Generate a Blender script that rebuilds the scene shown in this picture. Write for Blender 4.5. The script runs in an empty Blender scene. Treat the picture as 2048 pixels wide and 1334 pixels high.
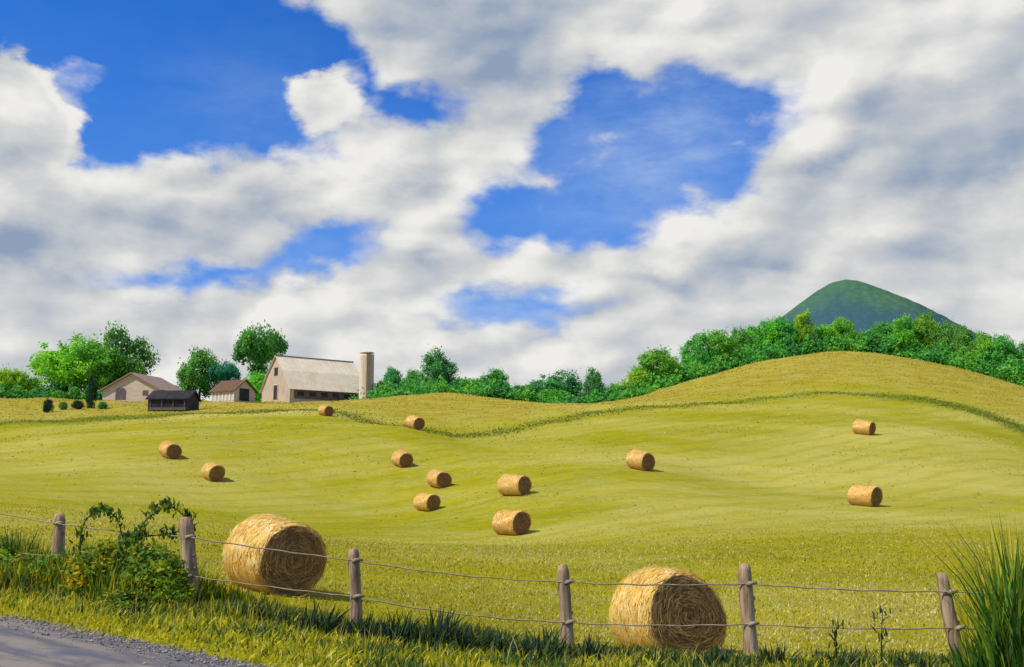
import bpy, math, random
import numpy as np
from mathutils import Vector, Matrix, Euler

random.seed(7)
rng = np.random.default_rng(7)
SC = bpy.context.scene
COL = SC.collection
R = math.radians

# ------------------------------------------------------------------ camera
CAM_Z = 1.85                      # eye height over the road
F = 2000.0                        # focal length in reference pixels (2048 wide)
HOR = 950.0                       # pixel row of the eye level
PITCH = math.atan((HOR - 667.0) / F)
cam_d = bpy.data.cameras.new('camera')
cam = bpy.data.objects.new('camera', cam_d); COL.objects.link(cam)
cam.location = (0, 0, CAM_Z)
cam.rotation_euler = (math.pi / 2 + PITCH, 0, 0)
cam_d.sensor_width = 36.0
cam_d.lens = 36.0 * F / 2048.0
cam_d.clip_end = 20000
SC.camera = cam
SC.view_settings.view_transform = 'Standard'
SC.view_settings.look = 'None'
SC.view_settings.exposure = 0.0
SC.view_settings.gamma = 1.0
SC.cycles.max_bounces = 6
SC.cycles.transparent_max_bounces = 6


def ray(px, py):
    cx = (px - 1024.0) / F; cy = (667.0 - py) / F
    c, s = math.cos(PITCH), math.sin(PITCH)
    return Vector((cx, c - cy * s, s + cy * c))


def at(px, py, d):
    """point at world depth d seen at pixel px, py of the 2048 wide picture"""
    v = ray(px, py); v = v * (d / v.y)
    return Vector((v.x, v.y, v.z + CAM_Z))


# ------------------------------------------------------------------ node helpers
class NT:
    def __init__(self, tree):
        self.t = tree; self.n = tree.nodes; self.l = tree.links

    def new(self, kind, **kw):
        n = self.n.new(kind)
        for k, v in kw.items():
            setattr(n, k, v)
        return n

    def set(self, sock, v):
        if isinstance(v, bpy.types.NodeSocket):
            self.l.new(v, sock)
        else:
            sock.default_value = v

    def math(self, op, a, b=None, c=None, clamp=False):
        n = self.new('ShaderNodeMath', operation=op, use_clamp=clamp)
        self.set(n.inputs[0], a)
        if b is not None: self.set(n.inputs[1], b)
        if c is not None: self.set(n.inputs[2], c)
        return n.outputs[0]

    def vmath(self, op, a, b=None, scale=None):
        n = self.new('ShaderNodeVectorMath', operation=op)
        self.set(n.inputs[0], a)
        if b is not None: self.set(n.inputs[1], b)
        if scale is not None: self.set(n.inputs['Scale'], scale)
        return n.outputs['Value'] if op in ('LENGTH', 'DOT_PRODUCT', 'DISTANCE') else n.outputs[0]

    def mix(self, f, a, b, blend='MIX'):
        n = self.new('ShaderNodeMix', data_type='RGBA', blend_type=blend)
        n.clamp_factor = True
        self.set(n.inputs[0], f); self.set(n.inputs[6], a); self.set(n.inputs[7], b)
        return n.outputs[2]

    def noise(self, vec, scale, detail=3, rough=0.5, dist=0.0):
        n = self.new('ShaderNodeTexNoise')
        if vec is not None: self.l.new(vec, n.inputs['Vector'])
        n.inputs['Scale'].default_value = scale
        n.inputs['Detail'].default_value = detail
        n.inputs['Roughness'].default_value = rough
        n.inputs['Distortion'].default_value = dist
        return n

    def ss(self, v, lo, hi, a=0.0, b=1.0):
        n = self.new('ShaderNodeMapRange', interpolation_type='SMOOTHSTEP')
        self.set(n.inputs[0], v)
        for i, x in enumerate((lo, hi, a, b)):
            n.inputs[i + 1].default_value = x
        return n.outputs[0]

    def mapping(self, vec, loc=(0, 0, 0), rot=(0, 0, 0), scale=(1, 1, 1), kind='POINT'):
        n = self.new('ShaderNodeMapping', vector_type=kind)
        self.l.new(vec, n.inputs[0])
        n.inputs[1].default_value = loc; n.inputs[2].default_value = rot; n.inputs[3].default_value = scale
        return n.outputs[0]


def C3(r, g, b): return (r, g, b, 1.0)


def srgb(r, g, b):
    f = lambda c: (c / 255 / 12.92) if c / 255 <= 0.04045 else ((c / 255 + 0.055) / 1.055) ** 2.4
    return (f(r), f(g), f(b), 1.0)


# ------------------------------------------------------------------ world: sky with broken cloud
SUN_EL, SUN_AZ = 51.0, 246.0      # degrees; azimuth clockwise from +Y, so the sun is to the left
W = bpy.data.worlds.new('World'); SC.world = W; W.use_nodes = True
w = NT(W.node_tree); w.n.clear()
tc = w.new('ShaderNodeTexCoord').outputs['Generated']
dirv = w.vmath('NORMALIZE', tc)
sep = w.new('ShaderNodeSeparateXYZ'); w.l.new(dirv, sep.inputs[0])
az = w.math('ARCTAN2', sep.outputs[0], sep.outputs[1])
el = w.math('ARCSINE', sep.outputs[2])
comb = w.new('ShaderNodeCombineXYZ'); w.l.new(az, comb.inputs[0]); w.l.new(el, comb.inputs[1])
base = comb.outputs[0]
flat = w.mapping(dirv, scale=(1.0, 1.0, 1.7))
wa = w.noise(flat, 7.0, 5, 0.55)
wb = w.noise(flat, 24.0, 5, 0.6)
o1 = w.vmath('SCALE', w.vmath('SUBTRACT', wa.outputs['Color'], (0.5, 0.5, 0.5)), scale=0.058)
o2 = w.vmath('SCALE', w.vmath('SUBTRACT', wb.outputs['Color'], (0.5, 0.5, 0.5)), scale=0.045)
warp = w.vmath('ADD', w.vmath('ADD', base, o1), o2)
flatb = w.vmath('MULTIPLY', warp, (1, 1, 0))


def azel(px, py):
    v = ray(px, py).normalized()
    return math.atan2(v.x, v.y), math.asin(v.z)


def q_of(px, py, rx, ry, rot=0.0):
    a, e = azel(px, py)
    m = w.mapping(flatb, loc=(a, e, 0), rot=(0, 0, R(-rot)), scale=(rx / F, ry / F, 1.0), kind='TEXTURE')
    return w.vmath('DOT_PRODUCT', m, m)


def union(blobs):
    acc = None
    for b in blobs:
        v = w.math('SUBTRACT', 1.0, w.math('SQRT', q_of(*b)))
        v = w.math('MULTIPLY', v, min(b[2], b[3]) / 100.0)        # ~ signed distance in 100 px
        acc = v if acc is None else w.math('MAXIMUM', acc, v)
    return acc


def gauss(blobs):
    acc = None
    for px, py, rx, ry, rot, wt in blobs:
        g = w.math('MULTIPLY', w.math('EXPONENT', w.math('MULTIPLY', q_of(px, py, rx, ry, rot), -1.0)), wt)
        acc = g if acc is None else w.math('ADD', acc, g)
    return acc


BLUE = [(110, 0, 340, 115, 0), (370, 60, 280, 160, 12), (430, 180, 260, 112, 5), (610, 95, 105, 85, 10),
        (240, 250, 85, 72, 0), (340, 240, 170, 76, 0), (545, 235, 110, 55, -12), (700, 160, 130, 40, 20), (810, 200, 90, 34, 5),
        (1385, 235, 180, 82, -4), (1330, 320, 190, 80, -18), (1200, 390, 190, 70, -16), (1040, 430, 95, 55, -15),
        (1225, 430, 60, 52, 0), (1150, 310, 90, 55, -30), (1290, 205, 85, 48, 0), (1490, 210, 85, 50, 20), (1215, 230, 80, 85, 25), (1440, 330, 70, 60, 0),
        (600, 518, 112, 34, -14), (470, 546, 105, 24, -8), (370, 560, 70, 16, 0), (650, 492, 50, 28, -20),
        (1000, 628, 88, 24, 5), (1085, 618, 50, 18, 0)]
PUFF = [(652, 192, 100, 80, 0), (40, 190, 82, 84, 0), (110, 260, 80, 66, 0)]
sd = w.math('SUBTRACT', union(BLUE), w.math('MAXIMUM', w.math('MULTIPLY', union(PUFF), 1.9), 0.0))
def billow(vec, scale, smooth=0.35):
    n = w.new('ShaderNodeTexVoronoi', feature='SMOOTH_F1')
    w.l.new(vec, n.inputs['Vector']); n.inputs['Scale'].default_value = scale; n.inputs['Smoothness'].default_value = smooth
    return n.outputs['Distance']


wj = w.noise(flat, 16.0, 4, 0.6)
bv = w.vmath('ADD', flat, w.vmath('SCALE', w.vmath('SUBTRACT', wj.outputs['Color'], (0.5, 0.5, 0.5)), scale=0.035))
b1 = billow(bv, 17.0); b2 = billow(bv, 42.0)
puffs = w.math('ADD', w.math('MULTIPLY', w.math('SUBTRACT', b1, 0.42), 0.42), w.math('MULTIPLY', w.math('SUBTRACT', b2, 0.42), 0.20))
edge = w.noise(flat, 60.0, 5, 0.6).outputs['Fac']
sd = w.math('ADD', w.math('ADD', sd, puffs), w.math('MULTIPLY', w.math('SUBTRACT', edge, 0.5), 0.12))
blue_in = w.ss(sd, -0.24, 0.26)
# the part of the sky outside the picture: broken cloud, thinned to lower the ambient light
far_az = w.ss(w.math('ABSOLUTE', az), 0.62, 0.85)
far_el = w.ss(el, 0.5, 0.7)
outside = w.math('MAXIMUM', far_az, far_el)
cn = w.noise(flat, 3.0, 6, 0.55).outputs['Fac']
blue_out = w.math('MULTIPLY', outside, w.ss(cn, 0.40, 0.55))
blue = w.math('MAXIMUM', blue_in, blue_out)

GREY = [(900, 60, 190, 110, 10, .75), (1040, 110, 120, 110, 0, .45), (760, 60, 130, 70, 20, .25), (70, 490, 150, 42, -6, .85),
        (270, 455, 120, 40, -6, .35), (560, 410, 110, 50, -12, .45), (640, 450, 90, 40, 0, .25), (830, 360, 110, 35, -22, .40),
        (960, 210, 140, 60, -28, .35), (1640, 110, 110, 60, 0, .35), (1820, 230, 120, 60, -10, .45), (1790, 350, 120, 60, -15, .65),
        (1960, 300, 120, 90, 0, .45), (2040, 220, 60, 80, 0, .5), (1600, 400, 130, 60, -15, .4), (1500, 540, 150, 26, -6, .55),
        (1340, 580, 80, 26, 25, .55), (860, 540, 100, 34, -12, .45), (980, 600, 120, 30, 0, .35), (1920, 510, 120, 50, 0, .22),
        (520, 520, 90, 40, 0, .25), (1180, 545, 120, 22, 0, .25), (420, 300, 120, 40, 0, .15), (90, 600, 160, 50, 0, .12)]
LIGHT = [(640, 200, 110, 80, 0, .45), (60, 190, 80, 90, 0, .2), (640, 360, 120, 50, -20, .45), (470, 390, 70, 40, -20, .35),
         (830, 450, 120, 60, 0, .35), (720, 110, 70, 50, 0, .3), (1590, 230, 90, 80, 0, .45), (1420, 70, 130, 70, 0, .25),
         (1330, 470, 100, 45, -10, .4), (1480, 330, 70, 50, 0, .25), (1950, 420, 120, 60, -20, .25), (1860, 120, 130, 60, 0, .25),
         (900, 680, 500, 50, 0, .15), (1600, 560, 160, 40, -15, .2), (690, 500, 60, 30, 0, .3)]
light_off = w.vmath('ADD', flat, (-0.012, 0.0, 0.016))
r1 = w.noise(flat, 9.0, 7, 0.55).outputs['Fac']
r2 = w.noise(light_off, 9.0, 7, 0.55).outputs['Fac']
relief = w.math('MULTIPLY', w.math('SUBTRACT', r1, r2), 1.4)
r3 = w.noise(w.mapping(flat, rot=(0, 0.5, 0.4), scale=(1, 1, 2.6)), 22.0, 5, 0.6).outputs['Fac']
relief = w.math('ADD', relief, w.math('MULTIPLY', w.math('SUBTRACT', r3, 0.5), 0.30))
bo = w.vmath('ADD', bv, (-0.014, 0.0, 0.022))
bd = w.math('MULTIPLY', w.math('SUBTRACT', billow(bo, 17.0), b1), 0.75)
bd = w.math('ADD', bd, w.math('MULTIPLY', w.math('SUBTRACT', billow(w.vmath('ADD', bv, (-0.022, 0.0, 0.034)), 8.0, 0.5), billow(bv, 8.0, 0.5)), 1.15))
relief = w.math('ADD', relief, bd)
# thick cloud just inside a blue gap is sunlit
relief = w.math('ADD', relief, w.math('MULTIPLY', w.ss(w.math('ABSOLUTE', w.math('ADD', sd, 0.45)), 0.40, 0.0), 0.16))
soft = w.math('MULTIPLY', w.math('SUBTRACT', w.noise(flat, 5.0, 4, 0.5).outputs['Fac'], 0.5), 0.55)
shade = w.math('SUBTRACT', gauss(LIGHT), w.math('MULTIPLY', gauss(GREY), 0.85))
shade = w.math('ADD', w.math('ADD', shade, relief), w.math('ADD', soft, 0.68))
shade = w.math('MULTIPLY_ADD', shade, 0.68, 0.20)
ramp = w.new('ShaderNodeValToRGB')
w.l.new(shade, ramp.inputs[0])
e = ramp.color_ramp.elements
e[0].position = -0.0; e[0].color = C3(0.27, 0.35, 0.49)
e[1].position = 1.0; e[1].color = C3(0.86, 0.85, 0.82)
x = e.new(0.35); x.color = C3(0.46, 0.505, 0.57)
x = e.new(0.65); x.color = C3(0.635, 0.645, 0.65)
sky = w.new('ShaderNodeTexSky', sky_type='NISHITA')
sky.sun_disc = False
sky.sun_elevation = R(SUN_EL); sky.sun_rotation = R(SUN_AZ)
sky.air_density = 1.0; sky.dust_density = 0.3; sky.ozone_density = 2.0
SKY_STR = 0.10
tint = w.mix(1.0, sky.outputs[0], C3(0.12, 0.70, 1.60), 'MULTIPLY')
paler = w.mix(w.math('MULTIPLY', w.ss(el, 0.46, 0.12), 0.55), tint, C3(1.5, 3.2, 7.6))
veil_n = w.noise(w.mapping(dirv, rot=(0, 0.35, 0), scale=(1, 1, 3.0)), 14.0, 6, 0.65).outputs['Fac']
veil = w.math('ADD', gauss([(1340, 300, 230, 130, -15, .50), (600, 515, 140, 50, 0, .18), (1020, 625, 150, 40, 0, .5), (520, 200, 150, 80, 0, .16)]), 0.03)
veil = w.math('MULTIPLY', veil, w.ss(veil_n, 0.25, 0.75, 0.35, 1.25))
paler = w.mix(veil, paler, C3(4.3, 5.6, 8.0))
cloud_c = w.mix(1.0, ramp.outputs[0], C3(1 / SKY_STR, 1 / SKY_STR, 1 / SKY_STR), 'MULTIPLY')
cloud_o = w.mix(outside, cloud_c, w.mix(1.0, cloud_c, C3(.8, .8, .8), 'MULTIPLY'))
final = w.mix(blue, cloud_o, paler)
bg = w.new('ShaderNodeBackground'); bg.inputs['Strength'].default_value = SKY_STR
w.l.new(final, bg.inputs['Color'])
wo = w.new('ShaderNodeOutputWorld'); w.l.new(bg.outputs[0], wo.inputs[0])

# ------------------------------------------------------------------ sun
sd_ = bpy.data.lights.new('sun', 'SUN'); sd_.energy = 4.2; sd_.angle = R(0.6); sd_.color = (1.0, 0.94, 0.82)
sun = bpy.data.objects.new('sun', sd_); COL.objects.link(sun)
sv = Vector((math.sin(R(SUN_AZ)) * math.cos(R(SUN_EL)), math.cos(R(SUN_AZ)) * math.cos(R(SUN_EL)), math.sin(R(SUN_EL))))
sun.rotation_euler = sv.to_track_quat('Z', 'Y').to_euler()
sun.location = (-30, 0, 40)

# ------------------------------------------------------------------ object helpers


def tag(o, label=None, cat=None, group=None, kind=None):
    if label: o['label'] = label
    if cat: o['category'] = cat
    if group: o['group'] = group
    if kind: o['kind'] = kind
    return o


def mesh_np(name, verts, faces_flat, sizes, col=None, smooth=False):
    """mesh from numpy arrays: verts (n,3), flat vertex indices, face sizes, optional point colours"""
    me = bpy.data.meshes.new(name)
    verts = np.asarray(verts, dtype=np.float32)
    faces_flat = np.asarray(faces_flat, dtype=np.int32); sizes = np.asarray(sizes, dtype=np.int32)
    me.vertices.add(len(verts)); me.vertices.foreach_set('co', verts.ravel())
    me.loops.add(len(faces_flat)); me.loops.foreach_set('vertex_index', faces_flat)
    me.polygons.add(len(sizes))
    starts = np.zeros(len(sizes), dtype=np.int32); starts[1:] = np.cumsum(sizes)[:-1]
    me.polygons.foreach_set('loop_start', starts)
    me.polygons.foreach_set('loop_total', sizes)
    me.update(calc_edges=True)
    if col is not None:
        a = me.color_attributes.new('Col', 'FLOAT_COLOR', 'POINT')
        c = np.ones((len(verts), 4), dtype=np.float32); c[:, :3] = col
        a.data.foreach_set('color', c.ravel())
    me.polygons.foreach_set('use_smooth', np.full(len(sizes), smooth, dtype=bool))
    me.validate()
    return me


class MB:
    """collects simple solids into one mesh"""
    def __init__(self): self.v = []; self.f = []

    def add(self, vs, fs):
        o = len(self.v)
        self.v += [tuple(p) for p in vs]
        self.f += [[o + i for i in f] for f in fs]
        return self

    def box(self, x0, y0, z0, x1, y1, z1, M=None):
        vs = [Vector((x, y, z)) for z in (z0, z1) for y in (y0, y1) for x in (x0, x1)]
        if M is not None: vs = [M @ p for p in vs]
        return self.add(vs, [[0, 2, 3, 1], [4, 5, 7, 6], [0, 1, 5, 4], [2, 6, 7, 3], [0, 4, 6, 2], [1, 3, 7, 5]])

    def prism(self, poly, axis_from, axis_to, place):
        """poly: list of 2-d points; place(u, v, t) -> point"""
        n = len(poly)
        vs = [place(u, v, axis_from) for u, v in poly] + [place(u, v, axis_to) for u, v in poly]
        fs = [list(range(n))[::-1], list(range(n, 2 * n))] + [[i, (i + 1) % n, n + (i + 1) % n, n + i] for i in range(n)]
        return self.add(vs, fs)

    def tube(self, pts, radii, sides=8, cap=True):
        pts = [Vector(p) for p in pts]
        rings = []
        for i, p in enumerate(pts):
            t = (pts[min(i + 1, len(pts) - 1)] - pts[max(i - 1, 0)]).normalized()
            a = t.cross(Vector((0.31, 0.17, 0.93)) if abs(t.z) < 0.9 else Vector((1, 0, 0))).normalized()
            b = t.cross(a)
            rings.append([p + (a * math.cos(2 * math.pi * k / sides) + b * math.sin(2 * math.pi * k / sides)) * radii[i] for k in range(sides)])
        vs = [q for r in rings for q in r]; fs = []
        for i in range(len(pts) - 1):
            for k in range(sides):
                k2 = (k + 1) % sides
                fs.append([i * sides + k, i * sides + k2, (i + 1) * sides + k2, (i + 1) * sides + k])
        if cap:
            fs.append(list(range(sides))[::-1]); fs.append([(len(pts) - 1) * sides + k for k in range(sides)])
        return self.add(vs, fs)

    def mesh(self, name, smooth=False):
        me = bpy.data.meshes.new(name); me.from_pydata(self.v, [], self.f); me.update()
        if smooth:
            me.polygons.foreach_set('use_smooth', np.ones(len(me.polygons), dtype=bool))
        import bmesh
        bm = bmesh.new(); bm.from_mesh(me); bmesh.ops.recalc_face_normals(bm, faces=bm.faces); bm.to_mesh(me); bm.free()
        return me


def obj(name, me, mat=None, parent=None):
    o = bpy.data.objects.new(name, me); COL.objects.link(o)
    if mat is not None:
        if len(me.materials) == 0: me.materials.append(mat)
        else:
            o.material_slots[0].link = 'OBJECT'; o.material_slots[0].material = mat
    if parent is not None: o.parent = parent
    return o


def empty(name, loc, rz=0.0, scale=(1, 1, 1)):
    o = bpy.data.objects.new(name, None); COL.objects.link(o)
    o.empty_display_size = 0.3
    o.location = loc; o.rotation_euler = (0, 0, rz); o.scale = scale
    return o


# ------------------------------------------------------------------ materials


def new_mat(name):
    m = bpy.data.materials.new(name); m.use_nodes = True
    t = NT(m.node_tree); t.n.clear()
    out = t.new('ShaderNodeOutputMaterial')
    p = t.new('ShaderNodeBsdfPrincipled')
    p.inputs['Specular IOR Level'].default_value = 0.25
    p.inputs['Roughness'].default_value = 0.8
    t.l.new(p.outputs[0], out.inputs[0])
    return m, t, p, out


def bump(t, p, h, strength=0.5, dist=0.05):
    b = t.new('ShaderNodeBump'); b.inputs['Strength'].default_value = strength; b.inputs['Distance'].default_value = dist
    t.l.new(h, b.inputs['Height']); t.l.new(b.outputs[0], p.inputs['Normal'])


def mat_noisy(name, c1, c2, scale=3.0, stretch=(1, 1, 1), rough=0.85, bmp=0.3, bdist=0.03, c3=None):
    m, t, p, out = new_mat(name)
    co = t.new('ShaderNodeTexCoord').outputs['Object']
    v = t.mapping(co, scale=stretch)
    n = t.noise(v, scale, 6, 0.6)
    col = t.mix(t.ss(n.outputs['Fac'], 0.35, 0.65), c1, c2)
    if c3 is not None:
        n2 = t.noise(v, scale * 0.35, 4, 0.6)
        col = t.mix(t.ss(n2.outputs['Fac'], 0.5, 0.7), col, c3)
    t.l.new(col, p.inputs['Base Color']); p.inputs['Roughness'].default_value = rough
    bump(t, p, n.outputs['Fac'], bmp, bdist)
    return m


def mat_leaf(name, tint, hue_var=0.12, transl=0.42):
    """foliage: per-vertex colour times a tint, some light passing through"""
    m, t, p, out = new_mat(name)
    a = t.new('ShaderNodeAttribute', attribute_name='Col')
    col = t.mix(1.0, a.outputs['Color'], tint, 'MULTIPLY')
    oi = t.new('ShaderNodeObjectInfo')
    hs = t.new('ShaderNodeHueSaturation')
    t.l.new(t.math('MULTIPLY_ADD', oi.outputs['Random'], 0.035, 0.4825), hs.inputs['Hue'])
    t.l.new(t.math('MULTIPLY_ADD', oi.outputs['Random'], hue_var * 2, 1 - hue_var), hs.inputs['Value'])
    t.l.new(col, hs.inputs['Color'])
    col = hs.outputs[0]
    t.l.new(col, p.inputs['Base Color']); p.inputs['Roughness'].default_value = 0.65
    tr = t.new('ShaderNodeBsdfTranslucent'); t.l.new(col, tr.inputs[0])
    mx = t.new('ShaderNodeMixShader'); mx.inputs[0].default_value = transl
    t.l.new(p.outputs[0], mx.inputs[1]); t.l.new(tr.outputs[0], mx.inputs[2])
    t.l.new(mx.outputs[0], out.inputs[0])
    return m


# ------------------------------------------------------------------ terrain
ROAD_N = Vector((3.5, 4.1)).normalized()      # across the road, towards the fence
ROAD_D = 6.0                                  # distance of the road's far edge from the camera
CTRL = []


def cp(px, py, d): CTRL.append((px, py, d))


# fence line and just in front of it
FENCE = [(-190, 1165, 19.6), (115, 1182, 17.0), (385, 1228, 15.2), (712, 1272, 14.6), (1134, 1307, 14.2), (1502, 1322, 13.8), (1920, 1332, 13.5), (2340, 1345, 13.2)]
for f_ in FENCE: cp(*f_)
for p_ in [(0, 1245, 12.9), (470, 1340, 9.6), (900, 1400, 10.0), (1500, 1440, 10.0), (2048, 1450, 10.0)]: cp(*p_)
for px_ in (-300, 500, 1200, 2048, 2500): cp(px_, HOR + 1.85 / 4.0 * F, 4.0)
# near field, bales
BALES = [  # px centre, py base, depth, diameter px, heading of the end face (x, y), length ratio
    (536, 1180, 19.3, 143, (0.66, -0.75), 0.98), (1338, 1318, 15.9, 176, (0.43, -0.90), 0.74),
    (1023, 1067, 58, 49, (0.60, -0.80), 1.30), (1030, 987, 70, 41, (0.72, -0.70), 1.35), (880, 973, 80, 35, (0.50, -0.87), 1.25),
    (855, 1020, 72, 34, (0.56, -0.83), 1.45), (804, 930, 90, 32, (0.52, -0.85), 1.05), (1280, 937, 80, 40, (0.64, -0.77), 1.05),
    (1728, 1012, 68, 42, (0.60, -0.80), 1.2), (1727, 868, 105, 29, (0.68, -0.73), 1.2), (340, 915, 88, 33, (0.66, -0.75), 1.1),
    (424, 960, 82, 35, (0.62, -0.78), 1.0), (827, 858, 110, 27, (0.60, -0.80), 1.2), (651, 833, 125, 23, (0.70, -0.71), 1.0)]
for b_ in BALES: cp(b_[0], b_[1], b_[2])
for p_ in [(0, 1010, 55), (0, 925, 85), (250, 1040, 45), (700, 1085, 45), (1500, 1090, 40), (2048, 1085, 42), (2048, 960, 80), (1500, 960, 82),
           (1650, 1190, 24), (2000, 1220, 21), (950, 1190, 24), (250, 1120, 26), (-300, 1000, 55), (2400, 1080, 55)]: cp(*p_)
# the green strip where the front field ends
STRIP = [(-300, 862, 150), (0, 848, 152), (300, 832, 152), (520, 824, 146), (640, 819, 138), (760, 846, 124), (900, 872, 113), (1040, 858, 120), (1200, 824, 132), (1420, 806, 142),
         (1640, 788, 150), (1850, 797, 145), (1950, 822, 134), (2048, 862, 122), (2300, 960, 105)]
for s_ in STRIP: cp(*s_)
# farm and far crests
CREST = [(-300, 795, 230), (0, 796, 232), (180, 800, 226), (430, 803, 222), (640, 805, 220), (760, 801, 205), (900, 788, 192), (1040, 803, 190), (1150, 816, 190), (1250, 800, 195),
         (1380, 762, 206), (1500, 728, 220), (1680, 704, 230), (1850, 722, 225), (2048, 773, 207), (2300, 850, 195)]
for c_ in CREST: cp(*c_)
for p_ in [(345, 822, 178), (130, 822, 180)]: cp(*p_)
for c_ in CREST:
    cp(c_[0], c_[1] + 22, c_[2] * 1.22); cp(c_[0], max(c_[1] + 60, 880), c_[2] * 1.9)

UX, UY = 1.6, 1.0


def _uv(x, y):
    return np.arctan2(x, y) * UX, 0.5 * np.log(x * x + y * y) * UY


P3 = np.array([tuple(at(*c)) for c in CTRL])
PU, PV = _uv(P3[:, 0], P3[:, 1])
PR = np.hypot(P3[:, 0], P3[:, 1])
PS = (P3[:, 2] - CAM_Z) / PR          # slope seen from the eye


def _phi(r2): return np.where(r2 > 1e-12, 0.5 * r2 * np.log(np.maximum(r2, 1e-12)), 0.0)


_n = len(PU)
_K = _phi((PU[:, None] - PU[None]) ** 2 + (PV[:, None] - PV[None]) ** 2) + np.eye(_n) * 1e-4
_P = np.stack([np.ones(_n), PU, PV], 1)
_A = np.zeros((_n + 3, _n + 3)); _A[:_n, :_n] = _K; _A[:_n, _n:] = _P; _A[_n:, :_n] = _P.T
_sol = np.linalg.solve(_A, np.concatenate([PS, np.zeros(3)]))


def road_dist(x, y): return x * ROAD_N.x + y * ROAD_N.y - ROAD_D     # < 0 on the road


def ground_z(x, y):
    x = np.atleast_1d(np.asarray(x, dtype=float)); y = np.atleast_1d(np.asarray(y, dtype=float))
    r = np.hypot(x, y)
    ang = np.clip(np.arctan2(x, y), -0.62, 0.62)
    rr = np.clip(r, 4.0, 420.0)
    u, v = ang * UX, np.log(rr) * UY
    out = np.empty(len(x))
    for i in range(0, len(x), 20000):
        s = slice(i, i + 20000)
        K = _phi((u[s, None] - PU[None]) ** 2 + (v[s, None] - PV[None]) ** 2)
        out[s] = K @ _sol[:_n] + _sol[_n] + _sol[_n + 1] * u[s] + _sol[_n + 2] * v[s]
    z = CAM_Z + out * rr
    # far plain
    k = np.clip((r - 330) / 300, 0, 1); k = k * k * (3 - 2 * k)
    z = z * (1 - k) + 4.0 * k
    # behind and beside the camera the land lies level with the road
    a = np.abs(np.arctan2(x, y)); k = np.clip((a - 0.75) / 0.8, 0, 1); k = k * k * (3 - 2 * k)
    z = z * (1 - k) + 0.0 * k
    # small swells
    amp = 0.05 * np.clip((r - 18) / 40, 0, 4)
    z = z + amp * (np.sin(x * 0.21 + 1.3) * np.sin(y * 0.16 + 0.4) + 0.5 * np.sin(x * 0.53 + y * 0.31))
    # the road bed
    d = road_dist(x, y); k = np.clip((0.9 - d) / 0.9, 0, 1); k = k * k * (3 - 2 * k)
    near = np.clip((40 - r) / 15, 0, 1)
    k = k * near
    z = z * (1 - k) + (0.0) * k
    return z


def gz(x, y): return float(ground_z([x], [y])[0])


def ground_pt(px, d, dy=0.0):
    x = (px - 1024.0) / F * d / (math.cos(PITCH))   # first guess, refined below
    for _ in range(4):
        z = gz(x, d)
        # pixel column of (x, d, z)
        zz = z - CAM_Z
        depth = d * math.cos(PITCH) + zz * math.sin(PITCH)
        x = (px - 1024.0) / F * depth
    return Vector((x, d, gz(x, d) + dy))


def top_at(px, py, d): return at(px, py, d).z


def build_ground():
    ang = np.concatenate([np.linspace(-math.pi, -0.75, 40, endpoint=False), np.linspace(-0.75, 0.75, 460), np.linspace(0.75, math.pi, 41)[1:-1]])
    rad = np.concatenate([[0.4, 1, 2, 3], np.geomspace(4, 420, 330), np.geomspace(420, 9000, 24)[1:]])
    na, nr = len(ang), len(rad)
    A, Rr = np.meshgrid(ang, rad)
    X = (Rr * np.sin(A)).ravel(); Y = (Rr * np.cos(A)).ravel()
    Z = ground_z(X, Y)
    V = np.stack([X, Y, Z], 1)
    i = np.arange(nr - 1)[:, None]; j = np.arange(na)[None]; j2 = (j + 1) % na
    q = np.stack(np.broadcast_arrays(i * na + j, i * na + j2, (i + 1) * na + j2, (i + 1) * na + j), -1).reshape(-1, 4)
    q = q[:, ::-1]
    c = len(V); V = np.vstack([V, [[0, 0, 0.0]]])
    tri = np.stack([np.full(na, c), np.arange(na), (np.arange(na) + 1) % na], 1)[:, ::-1]
    flat_ = np.concatenate([q.ravel(), tri.ravel()]); sizes = np.concatenate([np.full(len(q), 4), np.full(len(tri), 3)])
    # ground cover weights: R = rank green grass, G = golden uncut grass, B = pale raked hay
    x, y = V[:, 0], V[:, 1]; r = np.hypot(x, y); a = np.arctan2(x, y)
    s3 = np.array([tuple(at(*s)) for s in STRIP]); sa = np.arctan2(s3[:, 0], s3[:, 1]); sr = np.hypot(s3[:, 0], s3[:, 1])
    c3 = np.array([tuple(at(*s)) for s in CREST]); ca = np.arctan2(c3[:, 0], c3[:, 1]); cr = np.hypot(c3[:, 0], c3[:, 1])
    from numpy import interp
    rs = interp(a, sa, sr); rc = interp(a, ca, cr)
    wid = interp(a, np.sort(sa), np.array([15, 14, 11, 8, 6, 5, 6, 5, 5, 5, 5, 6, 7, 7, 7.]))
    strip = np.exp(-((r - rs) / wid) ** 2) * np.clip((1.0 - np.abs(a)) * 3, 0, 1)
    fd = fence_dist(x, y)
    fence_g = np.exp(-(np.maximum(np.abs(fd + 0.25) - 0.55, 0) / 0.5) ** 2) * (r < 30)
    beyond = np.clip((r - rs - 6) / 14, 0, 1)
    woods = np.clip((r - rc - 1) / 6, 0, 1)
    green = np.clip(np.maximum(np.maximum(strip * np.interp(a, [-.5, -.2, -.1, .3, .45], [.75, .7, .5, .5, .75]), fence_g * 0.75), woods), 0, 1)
    gold = beyond * (1 - woods)
    hay = np.clip((r - 18) / 10, 0, 1) * (1 - beyond * 0.4)
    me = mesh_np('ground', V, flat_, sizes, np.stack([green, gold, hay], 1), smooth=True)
    return me


FX = np.array([at(*f_).x for f_ in FENCE]); FY = np.array([at(*f_).y for f_ in FENCE])


def fence_dist(x, y):
    """signed: positive beyond the fence"""
    return (y - np.interp(x, FX, FY))


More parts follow.
